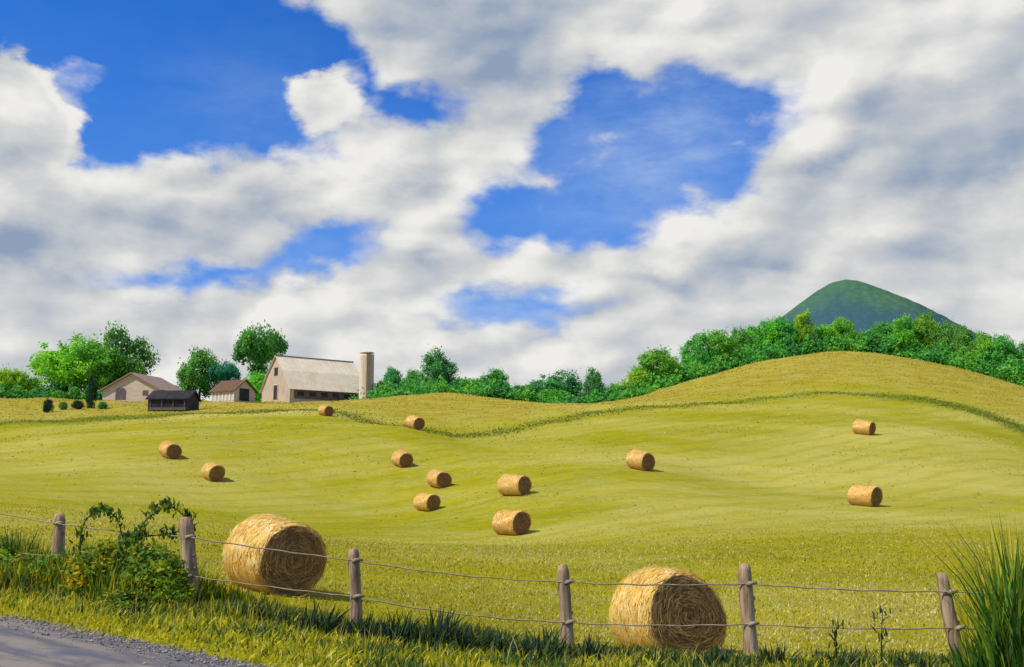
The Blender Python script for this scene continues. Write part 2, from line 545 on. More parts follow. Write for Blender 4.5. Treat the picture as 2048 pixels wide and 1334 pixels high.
def mat_ground():
    m, t, p, out = new_mat('field ground')
    co = t.new('ShaderNodeTexCoord').outputs['Object']
    a = t.new('ShaderNodeAttribute', attribute_name='Col')
    s = t.new('ShaderNodeSeparateColor'); t.l.new(a.outputs['Color'], s.inputs[0])
    wv = t.mapping(co, rot=(0, 0, 0.18), scale=(0.55, 1.0, 1.0))
    big = t.noise(wv, 0.075, 6, 0.68).outputs['Fac']
    mid = t.noise(t.mapping(co, rot=(0, 0, -0.1), scale=(0.5, 1.0, 1.0)), 0.45, 6, 0.65).outputs['Fac']
    fine = t.noise(co, 3.5, 6, 0.7).outputs['Fac']
    fib = t.noise(t.mapping(co, rot=(0, 0, 0.6), scale=(1.0, 4.0, 1.0)), 9.0, 4, 0.7).outputs['Fac']
    base = t.mix(t.ss(big, 0.35, 0.62), C3(0.310, 0.298, 0.010), C3(0.375, 0.325, 0.012))
    base = t.mix(t.math('MULTIPLY', t.ss(mid, 0.40, 0.68), 0.75), base, C3(0.215, 0.232, 0.010))
    pale = t.math('MULTIPLY', t.ss(t.math('ADD', t.math('MULTIPLY', big, 0.6), t.math('MULTIPLY', mid, 0.5)), 0.49, 0.66), s.outputs[2])
    pale = t.math('MULTIPLY', pale, t.ss(fine, 0.30, 0.62))
    broad = t.noise(t.mapping(co, loc=(31, 7, 0), rot=(0, 0, 0.1), scale=(0.6, 1.0, 1.0)), 0.035, 3, 0.55).outputs['Fac']
    base = t.mix(t.math('MULTIPLY', t.math('MULTIPLY', t.ss(broad, 0.44, 0.62), s.outputs[2]), t.ss(mid, 0.2, 0.6, 0.22, 0.55)), base, C3(0.55, 0.48, 0.13))
    wvn = t.new('ShaderNodeTexWave', bands_direction='X'); t.l.new(t.mapping(co, rot=(0, 0, 0.9)), wvn.inputs['Vector'])
    wvn.inputs['Scale'].default_value = 0.10; wvn.inputs['Distortion'].default_value = 2.5; wvn.inputs['Detail'].default_value = 3; wvn.inputs['Detail Scale'].default_value = 0.4
    base = t.mix(t.math('MULTIPLY', t.math('MULTIPLY', t.ss(wvn.outputs['Fac'], 0.6, 0.95), s.outputs[2]), 0.22), base, C3(0.19, 0.20, 0.012))
    base = t.mix(t.math('MULTIPLY', pale, 0.55), base, C3(0.56, 0.50, 0.15))
    gold = t.mix(t.ss(mid, 0.35, 0.65), C3(0.31, 0.225, 0.012), C3(0.42, 0.35, 0.07))
    base = t.mix(t.math('MULTIPLY', s.outputs[1], 0.75), base, gold)
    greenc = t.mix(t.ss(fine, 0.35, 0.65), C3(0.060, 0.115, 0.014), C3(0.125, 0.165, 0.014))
    grain = t.noise(t.mapping(co, scale=(0.6, 1.0, 1.0)), 1.5, 5, 0.8).outputs['Fac']
    base = t.mix(t.math('MULTIPLY', t.ss(grain, 0.52, 0.72), 0.55), base, C3(0.55, 0.48, 0.12))
    base = t.mix(t.math('MULTIPLY', t.ss(grain, 0.46, 0.28), 0.60), base, C3(0.21, 0.215, 0.010))
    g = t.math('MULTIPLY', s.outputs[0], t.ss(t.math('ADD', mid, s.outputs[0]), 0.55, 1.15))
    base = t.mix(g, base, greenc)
    base = t.mix(t.math('MULTIPLY', t.ss(fib, 0.5, 0.8), 0.25), base, C3(0.46, 0.40, 0.07))
    base = t.mix(t.math('MULTIPLY', t.ss(fine, 0.55, 0.75), 0.25), base, C3(0.12, 0.13, 0.01))
    t.l.new(base, p.inputs['Base Color']); p.inputs['Roughness'].default_value = 0.95
    p.inputs['Specular IOR Level'].default_value = 0.0
    h = t.math('ADD', t.math('MULTIPLY', mid, 1.2), t.math('ADD', fine, t.math('MULTIPLY', fib, 0.5)))
    bump(t, p, h, 0.6, 0.15)
    return m


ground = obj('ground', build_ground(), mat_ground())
tag(ground, kind='structure')

# ------------------------------------------------------------------ road


def build_road():
    tdir = Vector((ROAD_N.y, -ROAD_N.x))           # along the road, to the right
    us = np.arange(-34, 34.01, 0.08); vs = np.linspace(-6.6, 0.0, 34)
    U, Vv = np.meshgrid(us, vs)
    edge = 0.09 * np.sin(us * 1.1) + 0.05 * np.sin(us * 2.9 + 1) + 0.02 * np.sin(us * 6.7 + 2)
    k = (Vv + 6.6) / 6.6
    D = Vv + edge[None] * k ** 6 - edge[None][:, ::-1] * (1 - k) ** 6
    X = tdir.x * U + ROAD_N.x * (D + ROAD_D); Y = tdir.y * U + ROAD_N.y * (D + ROAD_D)
    crown = 0.05 * (1 - ((Vv + 3.3) / 3.3) ** 2)
    Z = ground_z(X.ravel(), Y.ravel()).reshape(X.shape) + 0.012 + crown
    nv, nu = X.shape
    V = np.stack([X.ravel(), Y.ravel(), Z.ravel()], 1)
    i = np.arange(nv - 1)[:, None]; j = np.arange(nu - 1)[None]
    q = np.stack(np.broadcast_arrays(i * nu + j, i * nu + j + 1, (i + 1) * nu + j + 1, (i + 1) * nu + j), -1).reshape(-1, 4)
    me = mesh_np('road', V, q.ravel(), np.full(len(q), 4), smooth=True)
    m, t, p, out = new_mat('worn asphalt')
    co = t.new('ShaderNodeTexCoord').outputs['Object']
    ra = math.atan2(tdir.y, tdir.x)
    v = t.mapping(co, rot=(0, 0, -ra), scale=(1, 1, 1))
    st = t.mapping(v, scale=(0.45, 2.2, 1))
    n1 = t.noise(st, 1.3, 6, 0.65, 0.6).outputs['Fac']
    n2 = t.noise(t.mapping(st, loc=(7, 3, 1)), 0.9, 5, 0.6, 0.4).outputs['Fac']
    gr = t.noise(co, 60, 3, 0.8).outputs['Fac']
    c = t.mix(t.ss(n1, 0.38, 0.62), C3(0.120, 0.115, 0.125), C3(0.26, 0.22, 0.185))
    c = t.mix(t.ss(n2, 0.50, 0.66), c, C3(0.105, 0.115, 0.150))
    c = t.mix(t.math('MULTIPLY', t.ss(gr, 0.55, 0.75), 0.45), c, C3(0.36, 0.34, 0.31))
    c = t.mix(t.math('MULTIPLY', t.ss(gr, 0.45, 0.28), 0.5), c, C3(0.05, 0.05, 0.055))
    t.l.new(c, p.inputs['Base Color']); p.inputs['Roughness'].default_value = 0.9
    bump(t, p, t.math('ADD', gr, n1), 0.5, 0.02)
    return tag(obj('road', me, m), kind='structure')


build_road()


def build_gravel():
    g = np.random.default_rng(77); n = 7000
    u = g.uniform(-14, 6, n); v = -np.abs(g.normal(0, .28, n)) + .16
    x = ROAD_N.y * u + ROAD_N.x * (v + ROAD_D); y = -ROAD_N.x * u + ROAD_N.y * (v + ROAD_D)
    z = ground_z(x, y) + np.where(v < 0.05, .014 + .05 * np.clip(-v * 2, 0, .5) * .5, .004)
    sz = g.uniform(.006, .022, n) * g.uniform(.5, 1.2, n)
    oct_ = np.array([[1, 0, 0], [0, 1, 0], [-1, 0, 0], [0, -1, 0], [0, 0, .7], [0, 0, -.5]], dtype=float)
    a = g.uniform(0, 6.28, n); st = g.uniform(.6, 1.3, (n, 3))
    V = oct_[None] * st[:, None, :] * (1 + g.normal(0, .15, (n, 6, 1)))
    V = np.stack([V[..., 0] * np.cos(a)[:, None] - V[..., 1] * np.sin(a)[:, None], V[..., 0] * np.sin(a)[:, None] + V[..., 1] * np.cos(a)[:, None], V[..., 2]], -1)
    V = V * sz[:, None, None] + np.stack([x, y, z + sz * .3], 1)[:, None, :]
    f = np.array([[0, 1, 4], [1, 2, 4], [2, 3, 4], [3, 0, 4], [1, 0, 5], [2, 1, 5], [3, 2, 5], [0, 3, 5]])
    Fc = (np.arange(n)[:, None, None] * 6 + f[None]).reshape(-1)
    pal = np.array([(0.16, 0.15, 0.155), (0.26, 0.235, 0.21), (0.10, 0.10, 0.12), (0.36, 0.32, 0.27)])
    c = np.repeat(pal[g.integers(0, 4, n)], 6, 0)
    m, t, p, out = new_mat('road gravel'); at_ = t.new('ShaderNodeAttribute', attribute_name='Col'); t.l.new(at_.outputs['Color'], p.inputs['Base Color'])
    o = obj('gravel', mesh_np('gravel', V.reshape(-1, 3), Fc, np.full(8 * n, 3), c), m)
    tag(o, 'loose grey gravel scattered along the edge of the road', 'gravel', kind='stuff')


build_gravel()

# ------------------------------------------------------------------ mountain


def build_mountain():
    D = 1250.0
    c = at(1708, HOR, D)
    na, nr = 220, 150
    th = np.linspace(0, 2 * math.pi, na, endpoint=False); rr = np.linspace(0, 1, nr) ** 1.2 * 900
    A, Rr = np.meshgrid(th, rr)
    px = Rr / D * F
    h = 393 - 86 * ((np.sqrt(1 + (px / 52) ** 2) - 1) / (math.sqrt(1 + (165 / 52) ** 2) - 1)) ** 0.92
    h = h + 10 * np.exp(-((px - 150) / 70) ** 2) * np.cos(A - 0.2) - 6 * np.exp(-((px - 120) / 60) ** 2) * np.cos(A + 2.2)
    Z = h / F * D
    X = Rr * np.cos(A) + c.x; Y = Rr * np.sin(A) + c.y
    Z = Z + CAM_Z
    nz = np.random.default_rng(3)
    Z = Z + (np.sin(A * 5 + Rr * 0.02) * 1.0) * np.clip((Rr - 60) / 300, 0, 1)
    Z = Z + np.sin(X * .31 + 2 * np.sin(Y * .11)) * np.sin(Y * .27 + np.sin(X * .17)) * 0.6 + nz.normal(0, .8, Z.shape) * np.clip(Rr / 160, 0, 1)
    V = np.stack([X.ravel(), Y.ravel(), Z.ravel()], 1)
    i = np.arange(nr - 1)[:, None]; j = np.arange(na)[None]; j2 = (j + 1) % na
    q = np.stack(np.broadcast_arrays(i * na + j, (i + 1) * na + j, (i + 1) * na + j2, i * na + j2), -1).reshape(-1, 4)
    q = q[na:] if False else q
    me = mesh_np('hill', V, q.ravel(), np.full(len(q), 4), smooth=True)
    m, t, p, out = new_mat('haze tinted wooded hill')
    co = t.new('ShaderNodeTexCoord').outputs['Object']
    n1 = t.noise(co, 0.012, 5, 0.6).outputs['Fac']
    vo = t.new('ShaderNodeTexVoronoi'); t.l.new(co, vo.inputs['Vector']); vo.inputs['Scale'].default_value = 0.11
    c_ = t.mix(t.ss(n1, 0.35, 0.6), C3(0.060, 0.135, 0.105), C3(0.080, 0.18, 0.090))  # paler, bluer greens put the haze of distance into the colour
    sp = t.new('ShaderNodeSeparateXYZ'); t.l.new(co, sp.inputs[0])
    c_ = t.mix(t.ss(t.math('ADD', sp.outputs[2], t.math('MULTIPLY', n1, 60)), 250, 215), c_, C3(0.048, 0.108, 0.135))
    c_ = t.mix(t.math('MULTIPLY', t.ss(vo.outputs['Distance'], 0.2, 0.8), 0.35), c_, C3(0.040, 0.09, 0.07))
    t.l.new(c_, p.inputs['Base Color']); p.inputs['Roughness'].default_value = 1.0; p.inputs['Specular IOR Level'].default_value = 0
    bump(t, p, vo.outputs['Distance'], 0.4, -2.5)
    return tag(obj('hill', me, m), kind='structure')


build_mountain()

# ------------------------------------------------------------------ hay bales


def straw_strips(n, gen, seed, wid=(0.004, 0.010), ln=(0.06, 0.2), pal=None):
    """thin straw pieces: gen(k) -> positions (n,3), along directions (n,3), normals (n,3)"""
    g = np.random.default_rng(seed)
    P, T, N = gen(g, n)
    L = g.uniform(*ln, n)[:, None]; Wd = g.uniform(*wid, n)[:, None]
    B = np.cross(T, N); B /= np.linalg.norm(B, axis=1)[:, None] + 1e-9
    lift = g.uniform(0.0, 0.20, n)[:, None]
    a = P - T * L * .5; b = P + T * L * .5 + N * L * lift
    V = np.stack([a - B * Wd, a + B * Wd, b + B * Wd * .6, b - B * Wd * .6], 1).reshape(-1, 3)
    F_ = np.arange(4 * n)
    pal = np.array(pal)
    c = pal[g.integers(0, len(pal), n)] * g.uniform(0.75, 1.2, n)[:, None]
    return V, F_, np.full(n, 4), np.repeat(c, 4, axis=0)


def bale_meshes(seed=11, sag=0.05, skew=0.03, nstraw=3000):
    g = np.random.default_rng(seed)
    Rb, H = 0.5, 0.5                      # diameter 1, half length .5 ; scaled per bale
    # axis along X, end face at +X; lies on z=0 (slightly flattened below)
    na, nl = 72, 26
    xs = np.linspace(-H, H, nl)
    th = np.linspace(0, 2 * math.pi, na, endpoint=False)
    T, X = np.meshgrid(th, xs)
    e = np.clip((np.abs(X) - 0.40) / 0.10, 0, 1)
    rad = Rb - 0.045 * e ** 2.2 + 0.006 * np.sin(X * 70) + g.normal(0, 0.005, T.shape) + 0.008 * np.sin(3 * T + X * 2) + 0.006 * np.sin(7 * T + X * 5)
    Yy = rad * np.cos(T); Zz = rad * np.sin(T)
    Zz = np.where(Zz < -0.455, -0.455 - (-(Zz) - 0.455) * 0.25, Zz) + 0.462
    def warp(v):
        v = np.array(v, dtype=float); zc = np.clip(v[:, 2], 0, 1)
        v[:, 1] *= 1 + sag * (1.0 - 1.6 * zc)
        v[:, 1] += skew * (zc ** 2) + 0.02 * np.sin(v[:, 0] * 5 + seed)
        v[:, 0] *= 1 + 0.06 * (1 - (2 * zc - 1) ** 2) - 0.03
        v[:, 0] += skew * .8 * zc
        v[:, 2] *= 1 + 0.025 * np.sin(v[:, 0] * 4 + seed * 2) - sag * .4
        return v
    V = np.stack([X.ravel(), Yy.ravel(), Zz.ravel()], 1)
    i = np.arange(nl - 1)[:, None]; j = np.arange(na)[None]; j2 = (j + 1) % na
    q = np.stack(np.broadcast_arrays(i * na + j, i * na + j2, (i + 1) * na + j2, (i + 1) * na + j), -1).reshape(-1, 4)[:, ::-1]
    roll = mesh_np('roll', warp(V), q.ravel(), np.full(len(q), 4), smooth=True)
    # end disc (at +X and mirrored): spiral ridges
    nr = 26
    rr = np.linspace(0.0, 1.0, nr)
    ends = []
    for sgn in (1, -1):
        ring = V.reshape(nl, na, 3)[-1 if sgn > 0 else 0]
        cy, cz = 0.0, 0.462
        vv = []
        for k, f in enumerate(rr):
            f = max(f, 0.01)
            y = ring[:, 1] * f; z = (ring[:, 2] - cz) * f + cz
            ph = f * 9 * 2 * math.pi - sgn * th
            bulge = 0.016 * (1 - f ** 2) + 0.008 * np.sin(ph) * (f < 0.99) + g.normal(0, 0.004, na) * (f < 0.99)
            vv.append(np.stack([np.full(na, sgn * (H + 0.0)) + sgn * bulge, y, z], 1))
        vv = np.concatenate(vv)
        i = np.arange(nr - 1)[:, None]
        q = np.stack(np.broadcast_arrays(i * na + j, i * na + j2, (i + 1) * na + j2, (i + 1) * na + j), -1).reshape(-1, 4)
        if sgn > 0: q = q[:, ::-1]
        ends.append(mesh_np('end_face', warp(vv), q.ravel(), np.full(len(q), 4), smooth=True))

    # loose straw over the flank and rim
    def gen(g, n):
        t = g.uniform(0, 2 * math.pi, n); xx = g.uniform(-H, H, n)
        N = np.stack([np.zeros(n), np.cos(t), np.sin(t)], 1)
        rd = Rb - 0.045 * np.clip((np.abs(xx) - 0.40) / 0.10, 0, 1) ** 2.2 + 0.004
        P = np.stack([xx, rd * np.cos(t), np.maximum(rd * np.sin(t), -0.452) + 0.462], 1)
        Tt = np.stack([g.normal(0, 0.45, n), -np.sin(t), np.cos(t)], 1)
        Tt *= np.where(g.random(n) < 0.5, 1, -1)[:, None]
        Tt /= np.linalg.norm(Tt, axis=1)[:, None]
        return P, Tt, N
    pal = [(0.74, 0.46, 0.10), (0.84, 0.58, 0.19), (0.66, 0.33, 0.045), (0.78, 0.45, 0.075), (0.88, 0.70, 0.36)]
    a = straw_strips(nstraw, gen, seed + 5, (0.0022, 0.005), (0.05, 0.17), pal)

    def gen2(g, n):
        t = g.uniform(0, 2 * math.pi, n); rd = 0.47 * np.sqrt(g.random(n))
        sg = np.where(g.random(n) < 0.6, 1.0, -1.0)
        N = np.stack([sg, np.zeros(n), np.zeros(n)], 1)
        P = np.stack([sg * (H + 0.018), rd * np.cos(t), np.maximum(rd * np.sin(t), -0.44) + 0.462], 1)
        Tt = np.stack([np.zeros(n), -np.sin(t) + g.normal(0, .35, n), np.cos(t) + g.normal(0, .35, n)], 1)
        Tt /= np.linalg.norm(Tt, axis=1)[:, None]
        return P, Tt, N
    pal2 = [(0.52, 0.28, 0.10), (0.36, 0.19, 0.07), (0.66, 0.40, 0.14), (0.28, 0.145, 0.06)]
    b = straw_strips(1800, gen2, 6, (0.002, 0.005), (0.04, 0.14), pal2)
    V = np.vstack([a[0], b[0]]); Ff = np.concatenate([a[1], b[1] + len(a[0])]); S = np.concatenate([a[2], b[2]]); Cc = np.vstack([a[3], b[3]])
    V = warp(V)
    # wisps fallen on the ground round the foot
    m = 260
    def gen3(g, n):
        t = g.uniform(0, 2 * math.pi, n); rr = g.uniform(.45, .95, n)
        P = np.stack([rr * 1.0 * np.cos(t), rr * .9 * np.sin(t), g.uniform(.0, .03, n)], 1)
        a = g.uniform(0, 6.28, n)
        return P, np.stack([np.cos(a), np.sin(a), np.zeros(n)], 1), np.tile([[0., 0., 1.]], (n, 1))
    c3 = straw_strips(m, gen3, seed + 3, (0.003, 0.006), (0.06, 0.2), pal)
    Ff = np.concatenate([Ff, c3[1] + len(V)]); V = np.vstack([V, c3[0]]); S = np.concatenate([S, c3[2]]); Cc = np.vstack([Cc, c3[3]])
    straw = mesh_np('loose_straw', V, Ff, S, Cc)
    return roll, ends, straw


def mat_bale_flank():
    m, t, p, out = new_mat('rolled hay')
    co = t.new('ShaderNodeTexCoord').outputs['Object']
    s = t.new('ShaderNodeSeparateXYZ'); t.l.new(co, s.inputs[0])
    ang = t.math('ARCTAN2', t.math('SUBTRACT', s.outputs[2], 0.46), s.outputs[1])
    oi = t.new('ShaderNodeObjectInfo')
    cv = t.new('ShaderNodeCombineXYZ'); t.l.new(s.outputs[0], cv.inputs[0]); t.l.new(ang, cv.inputs[1]); t.l.new(t.math('MULTIPLY', oi.outputs['Random'], 9.0), cv.inputs[2])
    st = t.mapping(cv.outputs[0], rot=(0, 0, 0.12), scale=(30, 1.4, 1))
    n1 = t.noise(st, 2.2, 6, 0.7, 0.3).outputs['Fac']
    n2 = t.noise(cv.outputs[0], 2.2, 4, 0.6).outputs['Fac']
    n3 = t.noise(co, 38, 4, 0.7).outputs['Fac']
    c = t.mix(t.ss(n1, 0.32, 0.66), C3(0.66, 0.39, 0.075), C3(0.84, 0.58, 0.18))
    c = t.mix(t.math('MULTIPLY', t.ss(n2, 0.52, 0.70), 0.65), c, C3(0.90, 0.76, 0.46))
    c = t.mix(t.math('MULTIPLY', t.ss(n2, 0.46, 0.30), 0.6), c, C3(0.58, 0.25, 0.025))
    c = t.mix(t.math('MULTIPLY', t.ss(n3, 0.58, 0.78), 0.35), c, C3(0.28, 0.13, 0.025))
    t.l.new(c, p.inputs['Base Color']); p.inputs['Roughness'].default_value = 0.85
    bump(t, p, t.math('ADD', n1, n3), 0.7, 0.02)
    return m


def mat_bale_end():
    m, t, p, out = new_mat('weathered and shaded bale end')  # weathered brown, also darkened to deepen the shade on the end faces
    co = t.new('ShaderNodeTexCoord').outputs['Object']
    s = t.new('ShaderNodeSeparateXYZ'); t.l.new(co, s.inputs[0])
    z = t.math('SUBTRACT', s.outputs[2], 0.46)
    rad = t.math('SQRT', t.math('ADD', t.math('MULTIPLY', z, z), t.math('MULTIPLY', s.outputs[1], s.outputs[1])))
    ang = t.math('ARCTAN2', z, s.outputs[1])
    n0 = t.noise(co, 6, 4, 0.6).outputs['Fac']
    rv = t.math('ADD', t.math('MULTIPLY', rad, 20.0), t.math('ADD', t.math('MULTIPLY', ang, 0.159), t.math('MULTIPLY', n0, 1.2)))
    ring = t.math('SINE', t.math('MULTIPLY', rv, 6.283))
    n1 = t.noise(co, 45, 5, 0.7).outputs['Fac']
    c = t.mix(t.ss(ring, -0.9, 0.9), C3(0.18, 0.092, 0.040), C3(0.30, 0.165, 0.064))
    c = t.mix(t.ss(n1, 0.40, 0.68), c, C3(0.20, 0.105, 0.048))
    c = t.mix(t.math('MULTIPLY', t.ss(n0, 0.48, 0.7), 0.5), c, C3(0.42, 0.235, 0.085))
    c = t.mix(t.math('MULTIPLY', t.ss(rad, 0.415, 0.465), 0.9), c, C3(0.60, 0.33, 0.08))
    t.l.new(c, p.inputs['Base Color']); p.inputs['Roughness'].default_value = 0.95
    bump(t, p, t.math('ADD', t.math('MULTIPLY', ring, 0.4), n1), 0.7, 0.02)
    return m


M_STRAW = mat_leaf('straw', C3(1, 1, 1), 0.04, 0.2)
BALE_LABEL = [
    'big golden round hay bale behind the fence between second and third posts from left',
    'biggest round hay bale showing its broad brown end, behind the fence between two upright posts',
    'round hay bale with dark disc end, lowest of the central group in the mid field',
    'long golden round hay bale straight above the lowest central bale in the field',
    'small round hay bale in the central group, directly left of the long one',
    'pale topped round hay bale at the lower left of the central group of bales',
    'small faded round hay bale at the upper left of the central group in the field',
    'lone round hay bale right of the central group, with square dark end and long shadow',
    'round hay bale low on the right slope above the leaning fence post',
    'smallest bale on the right slope, peach coloured, high below the green strip',
    'dull round hay bale on the left slope, farther up than its neighbour',
    'round hay bale on the left slope, nearer of the two, half dark brown',
    'small hay bale sitting in the green strip of the dip beyond the front field',
    'tiny pale hay bale below the barn at the edge of the yard grass']


def build_bales():
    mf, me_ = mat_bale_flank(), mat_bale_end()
    protos = [None, None, None]
    shapes = [bale_meshes(11, .05, .03), bale_meshes(23, .10, -.05), bale_meshes(37, .02, .06)]
    for k, (px, py, d, dia, hd, lr) in enumerate(BALES):
        pt = ground_pt(px, d)
        D = dia * d / F / 0.96 * (1.0 if k < 2 else 0.96)
        v = k % 3
        if protos[v] is None:
            roll, ends, straw = shapes[v]
            r = empty('round_hay_bale', (0, 0, 0))
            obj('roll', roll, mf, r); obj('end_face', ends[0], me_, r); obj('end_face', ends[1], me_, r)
            obj('loose_straw', straw, M_STRAW, r)['kind'] = 'stuff'
            protos[v] = r
        else:
            r = protos[v].copy(); COL.objects.link(r)
            for ch in list(protos[v].children):
                c = ch.copy(); COL.objects.link(c); c.parent = r
        L = D * lr
        r.scale = (L, D, D)
        # tilt to the slope
        ex = 0.4
        sx = (gz(pt.x + ex, pt.y) - gz(pt.x - ex, pt.y)) / (2 * ex); sy = (gz(pt.x, pt.y + ex) - gz(pt.x, pt.y - ex)) / (2 * ex)
        nrm = Vector((-sx, -sy, 1)).normalized()
        h = Vector((hd[0], hd[1], 0)); h = (h - nrm * h.dot(nrm)).normalized()
        yv = nrm.cross(h)
        r.rotation_euler = Matrix((h, yv, nrm)).transposed().to_euler()
        r.location = pt + nrm * -0.015
        tag(r, BALE_LABEL[k], 'hay bale', 'round hay bales lying in the mown field')


build_bales()

# ------------------------------------------------------------------ farm buildings
M_BARNWALL = mat_noisy('weathered barn boards', C3(0.50, 0.39, 0.28), C3(0.62, 0.50, 0.37), 1.6, (6, 6, 0.5), 0.9, 0.3, 0.03, C3(0.38, 0.28, 0.21))
M_BARNROOF = mat_noisy('sun bleached tin roof', C3(0.84, 0.69, 0.47), C3(0.90, 0.78, 0.57), 0.8, (1, 0.25, 1), 0.85, 0.1, 0.02, C3(0.77, 0.61, 0.43))
M_DARK = mat_noisy('dark opening boards', C3(0.030, 0.026, 0.028), C3(0.055, 0.046, 0.045), 2.0)
M_DARKWALL = mat_noisy('dark grey boards', C3(0.10, 0.085, 0.085), C3(0.17, 0.14, 0.13), 1.5, (5, 5, 0.5), 0.9)
M_SILO = mat_noisy('silo concrete', C3(0.66, 0.55, 0.41), C3(0.76, 0.66, 0.51), 0.9, (2.5, 2.5, 0.3), 0.9, 0.2, 0.03, C3(0.50, 0.37, 0.25))
M_SILOTRIM = mat_noisy('rusty chute', C3(0.34, 0.22, 0.14), C3(0.46, 0.32, 0.21), 1.2, (3, 3, 0.4))
M_BROWNROOF = mat_noisy('brown shingle roof', C3(0.115, 0.062, 0.036), C3(0.17, 0.095, 0.055), 2.0, (1, 1, 1), 0.85)
M_WHITE = mat_noisy('worn white paint', C3(0.62, 0.60, 0.57), C3(0.74, 0.72, 0.69), 2.5, (4, 4, 0.6), 0.7)
M_BLACKROOF = mat_noisy('black tar roof', C3(0.018, 0.017, 0.020), C3(0.040, 0.036, 0.042), 1.2, (1, 1, 1), 0.9)
M_BLACKWALL = mat_noisy('black stained boards', C3(0.030, 0.027, 0.030), C3(0.065, 0.055, 0.055), 1.8, (5, 5, 0.6), 0.9)
M_PINKWALL = mat_noisy('faded pink siding', C3(0.54, 0.42, 0.33), C3(0.66, 0.53, 0.42), 0.9, (0.6, 0.6, 5), 0.85)
M_PINKROOF = mat_noisy('faded brown roofing', C3(0.30, 0.20, 0.16), C3(0.40, 0.27, 0.21), 1.2, (1, 1, 1), 0.85)


def frame_of(a):  # rotation matrix about z
    return Matrix.Rotation(a, 4, 'Z')


def inset_box(mb, x0, y0, z0, x1, y1, z1): return mb.box(x0, y0, z0, x1, y1, z1)


def build_barn():
    d = 215.0
    c = ground_pt(628, d + 3)
    r = empty('barn', (c.x, c.y, c.z - 0.25), R(41))
    tag(r, 'large pale barn with bleached gambrel roof beside the tall silo', 'barn')
    L, Wd = 18.6, 12.4                       # long axis X, gable towards -X, long front side towards -Y
    hx, hy = L / 2, Wd / 2
    ze, zk, zr = 2.45, 6.0, 9.5              # eave, knee, ridge
    prof = [(-hy, -2.2), (-hy, ze), (-hy * 0.56, zk), (0, zr - 0.12), (hy * 0.56, zk), (hy, ze), (hy, -2.2)]
    mb = MB(); mb.prism(prof, -hx, hx, lambda u, v, t: Vector((t, u, v)))
    obj('wall', mb.mesh('wall'), M_BARNWALL, r)
    # roof shell
    oh, th = 0.45, 0.16
    up = [(-hy - oh, ze - 0.50), (-hy * 0.56, zk + .10), (0, zr), (hy * 0.56, zk + .10), (hy + oh, ze - 0.50)]
    dn = [(u, v - 0.0 - th) for u, v in up][::-1]
    up2 = [(u, v + 0.06) for u, v in up]
    mb = MB(); mb.prism(up2 + [(u, v + 0.15) for u, v in dn], -hx - 0.4, hx + 0.4, lambda u, v, t: Vector((t, u, v + 0.05)))
    # standing seams
    for k in range(20):
        x = -hx + 0.2 + k * (L - .4) / 19
        for (a, b) in ((0, 1), (1, 2)):
            p, q = up2[a], up2[b]
            mb.prism([(p[0], p[1] + .05), (q[0], q[1] + .05), (q[0], q[1] + .075), (p[0], p[1] + .075)], x - .04, x + .04, lambda u, v, t: Vector((t, u, v)))
    roof = obj('roof', mb.mesh('roof'), M_BARNROOF, r)
    mb = MB(); mb.box(-hx - .42, -.22, zr + .08, hx + .42, .22, zr + .2); obj('ridge_cap', mb.mesh('ridge_cap'), M_SILOTRIM, roof)
    mb = MB(); mb.box(-hx - .06, -0.95, 0.2, -hx - .003, 0.75, 3.1); door = obj('door', mb.mesh('door'), M_DARK, r)
    mb = MB(); mb.box(-hx - .11, -1.12, 0.2, -hx - .061, -0.96, 3.25); mb.box(-hx - .11, .76, .2, -hx - .061, .92, 3.25); mb.box(-hx - .11, -1.12, 3.26, -hx - .061, .92, 3.4)
    obj('door_frame', mb.mesh('door_frame'), M_BARNROOF, door)
    mb = MB(); mb.box(-hx - .05, -0.75, 5.3, -hx - .003, 0.75, 7.0); obj('loft_window', mb.mesh('loft_window'), M_DARK, r)
    # dark strip painting in the eave shade along the front, with near-black window panels
    mb = MB(); mb.box(-hx + 1.0, -hy - .05, 0.15, hx - 0.8, -hy - .003, 1.95); sw = obj('eave_shade_wall', mb.mesh('eave_shade_wall'), M_DARKWALL, r)
    for k in range(6):
        x = -hx + 1.8 + k * 2.8
        mb = MB(); mb.box(x, -hy - .09, 0.75, x + 1.5, -hy - .055, 1.6); obj('window', mb.mesh('window'), M_DARK, sw)
    return r


build_barn()


def build_silo():
    d = 209.0
    c = ground_pt(732, d)
    r = empty('silo', (c.x, c.y, c.z - 0.2), R(20))
    tag(r, 'tall pale concrete silo with brown streak at the right end of the barn', 'silo')
    rad = 1.52; H = top_at(732, 706, d) - c.z + 0.2
    mb = MB(); zs = [0, H - .02]
    pts = []; radii = []
    n = 14
    for k in range(n):
        z0 = H * k / n; pts += [(0, 0, z0), (0, 0, z0 + H / n * .5)]
        radii += [rad, rad]
    mb.tube(pts, radii, 32); obj('wall', mb.mesh('wall', True), M_SILO, r)
    mb = MB(); mb.tube([(0, 0, H - .05), (0, 0, H + .06), (0, 0, H + .2), (0, 0, H + .3), (0, 0, H + .34)], [rad + .025, rad + .02, rad * .8, rad * .45, .1], 28)
    obj('cap', mb.mesh('cap', True), M_SILO, r)
    mb = MB(); mb.box(-.42, -rad - .45, 0.2, .42, -rad + .08, H - .4); obj('chute', mb.mesh('chute'), M_SILOTRIM, r)
    lb = MB()
    for sx in (-.2, .2): lb.box(sx + 1.0 - .03, -rad + .3, .6, sx + 1.0 + .03, -rad + .36, H - .3)
    return r


build_silo()


